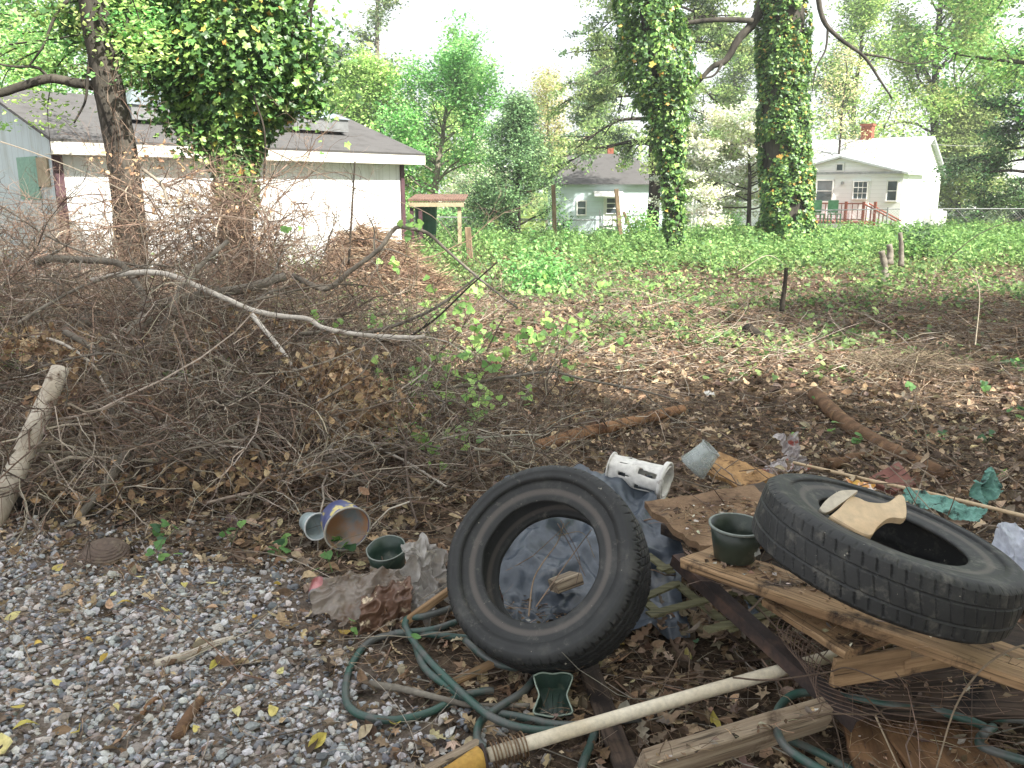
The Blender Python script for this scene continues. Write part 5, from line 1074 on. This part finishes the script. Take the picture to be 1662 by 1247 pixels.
mb = MB(); c = a - dpl * .02; tube(mb, [c, c - dpl * .05 - [0, .02, .005], c - dpl * .2 - [0, .08, .02]], .033, .028, (1, 1, 1), 20, .06, 8)
tag(mb.build('yellow_float', m_plain('yellow_foam', sr(180, 144, 72), .7, sr(156, 116, 56), 14, 80, .3, .5, dirt=sr(96, 70, 44), dsc=18, dlo=.62, dhi=.7), smooth=True), 'rounded yellow chunk with dark pits at the bottom edge beside the spring', 'chunk')
# hoses
def m_hose():
    m, t, b, o = nodes('green_hose'); v = ocoord(t); c = rampn(t, noisen(t, 6, 6, v, .7), [(.36, sr(42, 84, 72)), (.48, sr(56, 78, 72)), (.58, sr(84, 86, 83))])
    t.links.new(c, b.inputs['Base Color']); b.inputs['Roughness'].default_value = .42; b.inputs['Specular IOR Level'].default_value = .5; return m
MH = m_hose(); mb = MB(); hr = .0125
for pts, zz in ((((740, 985), (690, 1000), (662, 1004), (660, 1022), (690, 1065), (750, 1125), (800, 1165), (860, 1184), (930, 1184), (985, 1172), (1040, 1165)), .05),
        (((775, 1038), (700, 1030), (640, 1029), (596, 1045), (568, 1085), (561, 1130), (575, 1155), (610, 1167), (650, 1168), (700, 1155), (745, 1132), (785, 1122), (800, 1122)), .018),
        (((672, 1040), (690, 1085), (735, 1120), (780, 1150), (850, 1165), (900, 1176), (960, 1178)), .025),
        (((870, 1098), (850, 1122), (810, 1148), (780, 1172), (775, 1200), (790, 1216)), .03),
        (((755, 1040), (785, 1065), (820, 1082), (880, 1088), (930, 1080)), .025), (((968, 1180), (958, 1210), (946, 1240), (940, 1275)), .02), (((640, 1028), (700, 1022), (740, 1010)), .03)):
    tube(mb, [G(a_, b_, zz + .008 * math.sin(k * 1.3)) for k, (a_, b_) in enumerate(pts)], hr, hr, (1, 1, 1), 12, .03, 10)
tag(mb.build('garden_hose', MH, smooth=True), 'weathered green garden hose looped on the gravel under the first tyre', 'hose')
mb = MB()
for pts, zz in ((((1365, 1130), (1330, 1124), (1290, 1127), (1265, 1148), (1260, 1180), (1275, 1212), (1315, 1240), (1380, 1275)), .15), (((1280, 1200), (1320, 1218), (1380, 1250), (1420, 1275)), .05),
        (((1355, 1128), (1400, 1136), (1450, 1146), (1520, 1156), (1570, 1162), (1662, 1168), (1720, 1172)), .15), (((1495, 1135), (1520, 1152), (1560, 1165), (1600, 1182), (1590, 1200), (1600, 1215), (1680, 1240)), .15), (((1612, 1180), (1595, 1192)), .17)):
    tube(mb, [G(a_, b_, zz + .008 * math.sin(k * 1.3)) for k, (a_, b_) in enumerate(pts)], hr * .95, hr * .95, (1, 1, 1), 12, .03, 10)
tag(mb.build('garden_hose', MH, smooth=True), 'green hose curling over the grey beam into the bottom right corner', 'hose')
# bow tie tray
M['dk_green'] = m_plain('dark_green_plastic', sr(46, 66, 56), .4, sr(34, 50, 44), 6, 60, .5, .1, dirt=sr(98, 104, 88), dsc=12, dlo=.6, dhi=.76)
ol = [(866, 1086), (880, 1081), (897, 1083), (914, 1081), (929, 1086), (925, 1102), (920, 1117), (925, 1132), (929, 1146), (914, 1150), (897, 1153), (880, 1150), (866, 1146), (870, 1132), (875, 1117), (870, 1102)]
n_ = nrm([0, -.45, 1]); cen = G(897, 1130, .05); ol = [(a_, b_ + 11) for a_, b_ in ol]
def on_plane(a, b, c, n): d = ray(a, b); o0 = np.array([0, 0, CAM_H]); return o0 + d * (((c - o0) @ n) / (d @ n))
rim = smooth_path([on_plane(a_, b_, cen, n_) for a_, b_ in ol + ol[:1]], 3)[:-1]; m_ = len(rim); inr = cen + (rim - cen) * .93; dep = -n_ * .045; bot = cen + (rim - cen) * .72 + dep; botin = cen + (rim - cen) * .68 + dep * .93; out = cen + (rim - cen) * 1.05
v = np.vstack([out - n_ * .004, out, inr, botin, [cen + dep * .9], bot, [cen + dep]]); q = np.arange(m_); q2 = (q + 1) % m_; fs = [np.vstack([np.stack([q + a_ * m_, q2 + a_ * m_, q2 + (a_ + 1) * m_, q + (a_ + 1) * m_], -1) for a_ in (0, 1, 2)] + [np.stack([q2, q, q + 4 * m_ + 1, q2 + 4 * m_ + 1], -1)]), np.vstack([np.stack([q + 3 * m_, q2 + 3 * m_, np.full(m_, 4 * m_)], -1), np.stack([q2 + 4 * m_ + 1, q + 4 * m_ + 1, np.full(m_, 5 * m_ + 1)], -1)])]
t = thing('plant_tray', 'small dark green hourglass shaped planter tray open to the sky, below the first tyre', 'tray', G(897, 1150))
mb = MB(); mb.add(v, fs); mb.build('tray', M['dk_green'], t)
mb = MB(); tube(mb, list(rim) + [rim[0]], .0028, .0028, sides=6, n=1); mb.build('rim', m_plain('worn_rim', sr(150, 164, 150), .6), t, smooth=True)
mb = MB()
for s_ in (-1, 0, 1): tube(mb, [cen + (rim[0] - rim[12]) * 0 + np.array([s_ * .022, .0, 0]) + dep * .86 + np.array([0, .03, .013]) , cen + np.array([s_ * .012, 0, 0]) + dep * .86 - np.array([0, .03, .013])], .002, .002, sides=5, sm=False)
mb.build('rib', M['dk_green'], t)
# pots, cups, tubs
def vessel(name, label, cat, base, ax, h, rb, rt, mat, thk=.003, lip=.006, M_lip=None, squash=0, yaw=0, soil=None, dents=0., nn_=48, parts=True):
    ax = nrm(ax); R = rz(ax, yaw); base = np.array(base); t = thing(name, label, cat, base)
    def fn(r, z, A): return r * (1 + squash * np.cos(2 * A) * np.clip(z / h, 0, 1) + dents * (vn(np.stack([np.cos(A) * 1.5, np.sin(A) * 1.5, z / h * 2], -1), 1.5, 7) - .5)), z
    mb = MB(); lathe(mb, [(0, 0), (rb * .95, 0), (rb, .004), (rb + (rt - rb) * .5, h * .5), (rt - .001, h * .985), (rt - thk, h * .985), (rb + (rt - rb) * .5 - thk, h * .5), (rb - thk, .006), (0, .006)], nn_, fn=fn, M=mat4(R, base)); mb.build('body', mat, t, smooth=True)
    mb = MB(); lathe(mb, [(rt - thk, h - lip), (rt + lip * .5, h - lip), (rt + lip * .6, h), (rt - thk, h)], nn_, fn=fn, M=mat4(R, base), closed=True); mb.build('rim', M_lip or mat, t, smooth=True)
    if soil: mb = MB(); lathe(mb, [(0, h * soil), (rb + (rt - rb) * soil - thk - .001, h * soil)], nn_, fn=fn, M=mat4(R, base)); mb.build('soil', m_plain('pot_soil', sr(52, 44, 38), .9), t)
    return t, R
lipm = m_plain('rim_highlight', sr(132, 138, 132), .5, sr(104, 112, 106))  # pale tone paints the highlight along the pot rims
t, R = vessel('plant_pot', 'black nursery pot with painted rim highlight standing on the square board before the flat tyre', 'plant pot', G(1192, 905, .43), (.02, -.02, 1), .118, .066, .089, m_plain('black_green_plastic', sr(38, 46, 40), .38, sr(50, 60, 50), 5, 60, .5, .1, dirt=sr(86, 90, 76), dsc=9, dlo=.58, dhi=.75), lip=.007, M_lip=lipm, squash=.02)
mb = MB(); c = np.array(t.location) + [.055, -.052, .04]; sheet(mb, c, frame_x((1, .75, .1), (.5, -.7, .2)), .034, .022, 8, .002, 20, 3, edge=.4); mb.build('label_scrap', m_plain('torn_label', sr(190, 190, 186), .6, sr(130, 130, 124), 30), t)
vessel('plant_pot', 'dark green nursery pot with dented rim standing behind the grey plastic bag', 'plant pot', G(632, 926, .0), (-.08, -.16, 1), .115, .068, .090, M['dk_green'], lip=.004, M_lip=lipm, squash=.08, dents=.08)
frost = m_plain('frosted_plastic', sr(176, 190, 190), .35, sr(156, 170, 172), 4, 30, .5, .05, alpha=.8)
vessel('plastic_cup', 'small frosted plastic cup on its side, leftmost of the litter by the pile', 'cup', D(499, 846, 3.98), cd(.55, -.1, .7), .11, .044, .062, frost, lip=.006, M_lip=m_plain('cup_rim', sr(222, 226, 226), .4))
# spread tub with blue label
def m_label():
    m, t, b, o = nodes('tub_label'); v = ocoord(t); c = rampn(t, noisen(t, 9, 3, v, .5), [(.38, sr(70, 76, 116)), (.5, sr(88, 94, 130)), (.53, sr(196, 180, 110)), (.58, sr(200, 186, 130)), (.6, sr(80, 86, 140))], 'LINEAR')
    t.links.new(c, b.inputs['Base Color']); b.inputs['Roughness'].default_value = .4; return m
ax = cd(.5, -.34, .8); c0_ = D(549, 838, 3.86); t, R = vessel('spread_tub', 'round plastic food tub on its side with blue and yellow label and rust stained inside', 'tub', c0_, ax, .125, .085, .104, m_label(), lip=.007, M_lip=m_plain('clear_rim', sr(186, 180, 170), .4), nn_=56)
mb = MB(); lathe(mb, [(0, .008), (.08, .008), (.099, .12), (.0965, .1205), (.077, .012), (0, .012)], 48, M=mat4(R, c0_)); mb.build('lining', m_plain('stained_lining', sr(150, 158, 160), .35, sr(128, 138, 146), 3, 20, .5, .05, dirt=sr(166, 124, 90), dsc=5, dlo=.42, dhi=.58), t, smooth=True)
# clear cup by the wafer board
vessel('clear_cup', 'clear crumpled plastic cup upside down against the wafer board', 'cup', D(1122, 760, 4.15), cd(.55, .6, .2), .14, .075, .055, m_plain('clear_plastic', sr(200, 208, 206), .15, sr(176, 184, 182), 5, 20, .7, .05, alpha=.42), squash=.06, dents=.2)
# broken white bucket on its side
t = thing('broken_bucket', 'broken white plastic bucket lying on its side with dark holes, behind the first tyre', 'bucket', G(1030, 795))
ax = cd(.88, -.22, .42); R = rz(ax, .0); cb_ = D(992, 757, 3.95); hB, r0_, r1_ = .27, .07, .082; na, nz = 60, 16
A, Z = np.meshgrid(np.linspace(0, 2 * math.pi, na), np.linspace(0, 1, nz), indexing='ij'); rr_ = r0_ + (r1_ - r0_) * Z; v = np.stack([rr_ * np.cos(A), rr_ * np.sin(A), Z * hB], -1); v += (vn(v, 14, 3)[..., None] - .5) * .02; v[..., 1] *= .84
hole_ = fbm(np.stack([np.cos(A) * 1.4, np.sin(A) * 1.4, Z * 2.2], -1), 1.6, 63, 2) > .6
v = v.reshape(-1, 3) @ R.T + cb_; i = np.arange(na - 1)[:, None] * nz; j = np.arange(nz - 1)[None]; f = np.stack([i + j, i + nz + j, i + nz + j + 1, i + j + 1], -1).reshape(-1, 4)
keepf = ~(hole_.reshape(-1)[f].all(1)); wplast = m_plain('white_plastic', sr(226, 224, 220), .45, sr(206, 202, 194), 4, 40, .5, .1, dirt=sr(110, 96, 78), dsc=9, dlo=.62, dhi=.72)
mb = MB(); mb.add(v, f[keepf]); ob = mb.build('body', wplast, t, smooth=True); so_ = ob.modifiers.new('wall', 'SOLIDIFY'); so_.thickness = .003
mb = MB(); lathe(mb, [(r1_, hB - .02), (r1_ + .008, hB - .02), (r1_ + .009, hB), (r1_ - .002, hB)], 48, M=mat4(R, cb_), closed=True); mb.build('rim', wplast, t, smooth=True)
mb = MB(); lathe(mb, [(.022, -.004), (.045, -.006), (r0_, .0), (r0_, .006), (.02, .002)], 40, M=mat4(R, cb_), closed=True); mb.build('base', wplast, t, smooth=True)
# crumpled bags and metal
bagm = m_plain('grey_bag', sr(156, 146, 136), .2, sr(118, 104, 92), 4, 24, .7, .05, alpha=.85, dirt=sr(112, 84, 62), dsc=4, dlo=.5, dhi=.62, trans=.2)
bagw = m_plain('pale_bag', sr(206, 202, 198), .18, sr(170, 164, 156), 5, 24, .8, .05, alpha=.75, trans=.3)
mb = MB(); sheet(mb, G(596, 965, .10), rz(cd(.1, .6, .75), .1 + math.pi), .34, .2, 70, .03, 5, 5, edge=.3)
sheet(mb, G(650, 946, .08), rz(cd(-.1, .45, .8), .0), .24, .10, 46, .02, 6, 8, edge=.3)
tag(mb.build('plastic_bag', bagm, smooth=True), 'wrinkled brownish grey plastic bag flattened left of the first tyre', 'plastic bag')
mb = MB(); sheet(mb, G(694, 930, .13), rz(cd(.3, .25, .9), math.pi / 2), .28, .17, 56, .05, 9, 15, edge=.45); sheet(mb, G(688, 985, .06), rz(cd(.1, .5, .8), 1.2), .13, .11, 40, .03, 9, 35, edge=.45)
tag(mb.build('plastic_bag', bagw, smooth=True), 'crumpled whitish clear plastic bag touching the left side of the first tyre', 'plastic bag')
mb = MB(); cr = G(625, 985, .07); Rr = rz(cd(.2, .5, .8), .25)
n = 56; X, Y_ = np.meshgrid(np.linspace(-1, 1, n), np.linspace(-1, 1, n), indexing='ij'); z = .05 * (1 - Y_ ** 2) ** 1 + .02 * (1 - 2 * np.abs(2 * vn(np.stack([X, Y_], -1), 2.2, 5) - 1)) + .01 * (vn(np.stack([X, Y_], -1), 7, 6) - .5)
v = np.stack([X * .105 * (1 + .12 * (vn(np.stack([Y_, X * 0], -1), 4, 9) - .5)) + .03 * Y_, Y_ * .075 * (1 + .3 * (vn(np.stack([X, X * 0], -1), 3, 19) - .5)), z], -1).reshape(-1, 3) @ Rr.T + cr
i = np.arange(n - 1)[:, None] * n; j = np.arange(n - 1)[None]; f = np.stack([i + j, i + n + j, i + n + j + 1, i + j + 1], -1).reshape(-1, 4); mb.add(v, f)
ob = mb.build('crushed_can', m_plain('rusty_tin', sr(112, 84, 66), .4, sr(84, 62, 52), 8, 60, .6, .4, metal=.25, dirt=sr(206, 190, 162), dsc=13, dlo=.55, dhi=.62), smooth=True); ob.modifiers.new('wall', 'SOLIDIFY').thickness = .003
tag(ob, 'crushed rusty sheet of tin with flaking cream paint, before the plastic bags', 'tin can')
t = thing('soda_can', 'small dented red and silver drink can poking out left of the grey bag', 'can', G(517, 985)); ax = cd(.05, -.35, .9); R = rz(ax, 0); cc_ = G(513, 966, .04) - ax * .05
mb = MB(); lathe(mb, [(0, -.04), (.027, -.04), (.032, -.03), (.032, .045), (.031, .05)], 32, M=mat4(R, cc_)); mb.build('body', m_plain('red_can', sr(140, 44, 46), .3, sr(200, 150, 150), 12, 40, .5, .1, metal=.3), t, smooth=True)
mb = MB(); lathe(mb, [(.031, .05), (.027, .062), (.025, .064), (.023, .058), (.009, .057), (.007, .05), (0, .05)], 32, M=mat4(R, cc_)); mb.build('lid', M['steel'], t, smooth=True)
# ribbed half buried cap
mb = MB(); c = G(172, 912, -.02); lathe(mb, [(.0, .085)] + [(.115 * math.sin(a_) + .004 * (k % 2), .1 * math.cos(a_)) for k, a_ in enumerate(np.linspace(.3, 1.7, 22))], 56, M=mat4(rz(cd(.1, .75, .35)), c))
tag(mb.build('ribbed_cap', m_plain('brown_ribbed', sr(104, 90, 80), .7, sr(76, 64, 58), 10, 70, .3, .4, dirt=sr(136, 124, 106), dsc=8)), 'brown ribbed dome half buried at the edge of the gravel by the pile', 'cap')
# things round the flat tyre
def polyplate(name, label, cat, pix, c, n, th_, mat, smooth=False):
    n = nrm(n); p = np.array([on_plane(a_, b_, c, n) for a_, b_ in pix]); p = (smooth_path(np.vstack([p, p[:1]]), 3)[:-1] if len(pix) > 5 else p); k = len(p); mid = p.mean(0); ins = mid + (p - mid) * .97 + n * th_ * .3
    v = np.vstack([ins, p, p - n * th_]); q = np.arange(k); q2 = (q + 1) % k; mb = MB(); mb.add(v, [np.array([list(range(k))]), np.vstack([np.stack([q + k, q2 + k, q2, q], -1), np.stack([q + 2 * k, q2 + 2 * k, q2 + k, q + k], -1)]), np.array([list(range(2 * k, 3 * k))[::-1]])])
    return tag(mb.build(name, mat), label, cat)
cream = m_plain('cream_plastic', sr(206, 184, 152), .55, sr(190, 160, 122), 5, 40, .4, .25, dirt=sr(104, 72, 46), dsc=10, dlo=.56, dhi=.72)
tc_ = D(1428, 855, 2.28); tn = cd(.15, .75, .6)
s4 = lambda L_: [(1200 + a_ / 3.597, 700 + b_ / 3.597) for a_, b_ in L_]
polyplate('broken_plate', 'cream waisted slab of broken plastic lying across the hole of the flat tyre', 'plastic slab', s4([(525, 500), (590, 445), (640, 388), (690, 395), (750, 420), (850, 425), (900, 400), (935, 375), (968, 400), (972, 510), (905, 512), (860, 520), (800, 570), (768, 615), (700, 600), (600, 545)]), D(1405, 838, 2.22), tn, .016, cream)
polyplate('curved_shard', 'curved whitish shard leaning on the cream slab in the flat tyre', 'shard', s4([(465, 455), (500, 410), (550, 370), (600, 348), (690, 348), (660, 375), (600, 420), (530, 470), (490, 480)]), D(1360, 815, 2.25), cd(-.1, .6, .8), .012, m_plain('bone_white', sr(198, 190, 174), .5, sr(180, 168, 148)))
mb = MB(); tube(mb, [G(1288, 751, .2), G(1400, 777, .26), G(1530, 806, .3), G(1700, 847, .33)], .008, .0085, (1, 1, 1), 10, .08, 6); tag(mb.build('bamboo_cane', m_plain('cane', sr(206, 184, 152), .6, sr(176, 150, 116), 9), smooth=True), 'long pale cane running behind the flat tyre to the right edge', 'cane')
polyplate('red_board', 'faded red corner of a board sticking up behind the flat tyre', 'board', [(1404, 779), (1458, 750), (1487, 787), (1450, 800)], G(1450, 780, .15), nrm([.1, -.5, 1]), .02, m_plain('faded_red', sr(132, 86, 76), .7, sr(112, 70, 62)))
tealm = m_plain('teal_cloth', sr(126, 170, 158), .8, sr(84, 124, 114), 6, 90, .2, .6, dirt=sr(40, 48, 44), dsc=13, dlo=.52, dhi=.62)
mb = MB(); sheet(mb, G(1530, 822, .30), frame_x(G(1630, 848, .3) - G(1450, 796, .3), cd(0, .6, .8)), .36, .09, 60, .016, 7, 3, edge=.25); sheet(mb, G(1597, 795, .3), rz(cd(.1, .3, .9), .4), .13, .12, 40, .025, 9, 9, edge=.4)
tag(mb.build('teal_rag', tealm, smooth=True), 'torn dirty teal rag bunched over the cane right of the flat tyre', 'rag')
mb = MB(); sheet(mb, G(1650, 925, .42), rz(cd(-.5, .5, .7), 1.5), .24, .2, 60, .045, 7, 44, edge=.3)
tag(mb.build('white_bag', m_plain('white_bag', sr(208, 212, 222), .3, sr(190, 194, 206), 4, 40, .5, .1, dirt=sr(96, 80, 68), dsc=16, dlo=.63, dhi=.68, trans=.2), smooth=True), 'bulging white plastic bag flecked with dirt at the right edge beside the flat tyre', 'plastic bag')
pk = m_plain('red_clear_pack', sr(196, 188, 188), .2, sr(176, 168, 168), 9, 30, .6, .1, alpha=.8, dirt=sr(190, 104, 96), dsc=10, dlo=.56, dhi=.62)
mb = MB(); sheet(mb, G(1283, 738, .12), rz(cd(0, .3, .9), .2), .12, .2, 44, .04, 12, 21, edge=.45); sheet(mb, G(1258, 758, .1), rz(cd(0, .6, .7), .2), .14, .08, 36, .03, 12, 25, edge=.45)
tag(mb.build('clear_wrapper', pk, smooth=True), 'crumpled clear wrapper with red printing where the pale cane begins', 'wrapper')
mb = MB(); sheet(mb, G(1398, 790, .24), frame_x((1, -.35, 0), cd(0, .7, .6)), .11, .05, 30, .012, 14, 61, edge=.4)
tag(mb.build('snack_wrapper', m_plain('yellow_red_foil', sr(222, 190, 90), .35, sr(214, 110, 80), 30, 50, .5, .1, dirt=sr(232, 226, 220), dsc=26, dlo=.52, dhi=.6), smooth=True), 'small yellow and red foil wrapper tucked behind the far side of the flat tyre', 'wrapper')
mb = MB(); sheet(mb, G(1100, 1000, .07), rz(cd(.1, .5, .8), .3), .07, .05, 20, .015, 14, 71, edge=.4); tag(mb.build('paper_scrap', wplast, smooth=True), 'pale blue white scrap under the front edge of the lattice', 'scrap')
mb = MB(); sheet(mb, G(1228, 983, .1), rz(cd(.1, .5, .8), .3), .09, .07, 20, .03, 14, 77, edge=.4); tag(mb.build('paper_scrap', m_plain('blue_scrap', sr(136, 150, 164), .4), smooth=True), 'bluish plastic scrap in the dark gap under the long plank', 'scrap')
mb = MB(); sheet(mb, G(1150, 640, .03), rz(cd(.1, .7, .6), .3), .06, .05, 20, .015, 14, 81, edge=.5); tag(mb.build('paper_scrap', wplast, smooth=True), 'tiny white scrap in the leaf litter beyond the red barked log', 'scrap')
mb = MB(); sheet(mb, G(655, 722, .03), rz(cd(.1, .6, .7), .3), .14, .08, 24, .03, 14, 91, edge=.5); tag(mb.build('paper_scrap', m_plain('grey_scrap', sr(140, 138, 140), .5), smooth=True), 'grey plastic scrap at the foot of the brush pile', 'scrap')
# debris filling the pile under tyre and boards
mb = MB(); K = 260; P = np.array([G(U(1150, 1700), U(820, 1150), 0) for _ in range(K)]); P[:, 2] = U(.02, .3, K) * np.clip((P[:, 0] - .35) * 2.2, .1, 1); a = U(0, 6.28, K)
twigs(mb, P, np.stack([np.cos(a), np.sin(a), rng.normal(0, .25, K)], -1), U(.2, .8, K), U(.0015, .005, K), pick(BRR, K), 7, 5, .15, .02, .4)
K = 900; P = np.array([G(U(1040, 1750), U(760, 1100), 0) for _ in range(K)]); P[:, 2] = U(.03, .28, K) * np.clip((P[:, 0] - .35) * 2.2, .1, 1); scat(mb, LF_OVAL + LF_OAK, P, up_n(K, .5), U(.04, .09, K), pick(DC, K, .2))
tag(mb.build('buried_debris', M['twig']), 'twigs and leaves packed under the boards and flat tyre', 'debris', kind='stuff')
for (lb, a, b, wd, th_, mt) in (('dark support board hidden under the flat tyre', G(1330, 880, .33), G(1640, 960, .33), .3, .04, 'w_dark'), ('second dark support board under the square board', G(1100, 850, .25), G(1300, 930, .26), .2, .05, 'w_dark'), ('rough dark block under the right end of the long plank', G(1500, 1040, .2), G(1720, 1080, .22), .25, .12, 'w_dark')):
    plank('support_board', lb, a, b, wd, th_, mt, cat='board')
# crumbs, needles and leaf scraps lying on the boards
mb = MB()
def litter_on(a, b, wd, thk, K, side=0):
    a = np.array(a); b = np.array(b); x = nrm(b - a); y = nrm(np.cross([0, 0, 1], x)); P = a + (b - a) * U(0.02, .98, K)[:, None] + y * (U(-.46, .46, K) * wd)[:, None] + [0, 0, thk / 2 + .005]
    q = K // 2; scat(mb, [LF_CARD] + LF_OVAL[:1], P[:q], up_n(q, .4), np.clip(rng.normal(.018, .01, q), .005, .05), pick(DC + [sr(60, 46, 38), sr(210, 200, 184)], q, .3))
    an = U(0, 6.28, K - q); twigs(mb, P[q:], np.stack([np.cos(an), np.sin(an), rng.normal(.05, .1, K - q)], -1), U(.02, .11, K - q), U(.0005, .0014, K - q), pick(NC, K - q, .3), 3, 3, .2, .05, .6)
litter_on(G(1140, 905, .41), G(1780, 1140, .37), .13, .03, 420); litter_on(G(1275, 968, .34), G(1412, 1052, .33), .17, .024, 90)
litter_on(G(1090, 852, .42), G(1255, 830, .42), .3, .01, 420); litter_on(G(1395, 1152, .07), G(1440, 1290, .07), .12, .02, 60); litter_on(G(1490, 1158, .08), G(1590, 1300, .08), .25, .02, 150)
litter_on(G(1040, 1248, .15), G(1342, 1156, .16), .04, .02, 70); litter_on(G(1390, 1118, .16), G(1720, 1120, .2), .18, .04, 160); litter_on(G(800, 1012, .06), G(930, 1000, .06), .3, .05, 120)
tag(mb.build('board_litter', M['dry']), 'crumbs of bark, pine needles and leaf scraps lying on the boards', 'crumbs', kind='stuff')
# rusty wire netting
mb = MB(); P = []
for k in range(12):
    k *= 1.4; q = [G(1700, 1062 + 10 * k, .20), G(1560, 1080 + 8.5 * k, .22), G(1450, 1088 + 6.5 * k, .22), G(1350, 1080 + 5 * k, .23), G(1292 + 2 * k, 1062 + 4 * k, .25), G(1262 + 5 * k, 1030 + 2 * k, .29), G(1268 + 8 * k, 1003 + k, .33), G(1300 + 7 * k, 990 + 2.2 * k, .34)]
    P.append(smooth_path(q, 8))
P = np.array(P); P += (vn(P, 9, 5)[..., None] - .5) * .02
tubes(mb, P, np.full(P.shape[:2], .0013), (1, 1, 1), 5); tubes(mb, P[:, ::7].transpose(1, 0, 2), np.full((len(range(0, P.shape[1], 7)), 12), .0010), (1, 1, 1), 5)
tag(mb.build('wire_netting', m_plain('rusty_wire', sr(112, 92, 78), .7, sr(74, 58, 50), 20)), 'curled sheet of rusty wire netting draped over the boards at bottom right', 'wire netting')
# stems through the rubbish
mb = MB()
for q, r in (([(960, 1095, .02), (1020, 1060, .04), (1050, 1040, .05)], .0025), ([(1045, 1180, .03), (1115, 1050, .1), (1112, 1180, .05)], .002), ([(1190, 1100, .2), (1250, 1104, .28), (1340, 1092, .3), (1380, 1085, .3), (1460, 1117, .3)], .0028), ([(1700, 1040, .5), (1640, 1055, .48), (1590, 1090, .4), (1550, 1150, .3), (1520, 1247, .2)], .0035),
             ([(1240, 1180, .12), (1330, 1160, .2), (1420, 1160, .22), (1440, 1150, .2), (1530, 1148, .24)], .003), ([(1420, 1160, .2), (1440, 1205, .15), (1465, 1260, .1)], .003), ([(1350, 1160, .15), (1362, 1200, .12), (1372, 1260, .1)], .0025), ([(858, 1000, .3), (865, 945, .35), (880, 915, .4), (905, 880, .42), (915, 850, .4)], .003), ([(870, 985, .3), (930, 900, .4), (960, 860, .4)], .0022), ([(905, 850, .35), (925, 885, .38), (950, 935, .35)], .002),
             ([(905, 870, .35), (945, 865, .38), (965, 905, .35)], .0015), ([(910, 845, .35), (940, 905, .36), (935, 950, .3)], .0015), ([(505, 925, .04), (560, 875, .1), (640, 862, .13), (700, 862, .12), (745, 845, .15)], .0025), ([(700, 860, .12), (690, 820, .15), (735, 770, .1), (760, 745, .1)], .002), ([(1375, 805, .6), (1405, 825, .58), (1440, 840, .6), (1455, 862, .55), (1480, 868, .5)], .0016), ([(1100, 790, .45), (1140, 815, .45), (1180, 850, .44)], .002), ([(1200, 765, .3), (1260, 760, .3), (1290, 790, .55)], .0025), ([(0, 1000, .02), (35, 1040, .02), (60, 1110, .01)], .002), ([(300, 985, .01), (400, 1010, .02), (480, 960, .02), (560, 900, .02)], .002), ([(160, 1010, .01), (280, 1075, .01)], .0015), ([(200, 1150, .01), (380, 1165, .01), (500, 1120, .02), (620, 1060, .02)], .0025)):
    tube(mb, [G(*p) for p in q], r, r * .6, pick([sr(150, 122, 92), sr(120, 92, 70), sr(96, 70, 56)], 1)[0], 6, .1, 6)
tag(mb.build('dry_stems', M['twig']), 'dry vine stems trailing over the rubbish and gravel', 'stems', kind='stuff')

# ================================================================ faint volume added to imitate glare over the background
mb = MB(); box(mb, (0, 60, 11.5), (190, 200, 26.5))
hz = mb.build('glare_veil', None if False else M['steel']); hz.data.materials.clear()
hm = bpy.data.materials.new('glare_veil'); hm.use_nodes = True; t_ = hm.node_tree; t_.nodes.remove(t_.nodes['Principled BSDF']); pv = t_.nodes.new('ShaderNodeVolumePrincipled')
pv.inputs['Color'].default_value = (.95, .98, 1, 1); pv.inputs['Density'].default_value = .0011; pv.inputs['Anisotropy'].default_value = .2
t_.links.new(pv.outputs[0], t_.nodes['Material Output'].inputs['Volume']); hz.data.materials.append(hm); tag(hz, 'thin pale volume added over the lot and houses to imitate background glare', 'glare_veil', kind='stuff')
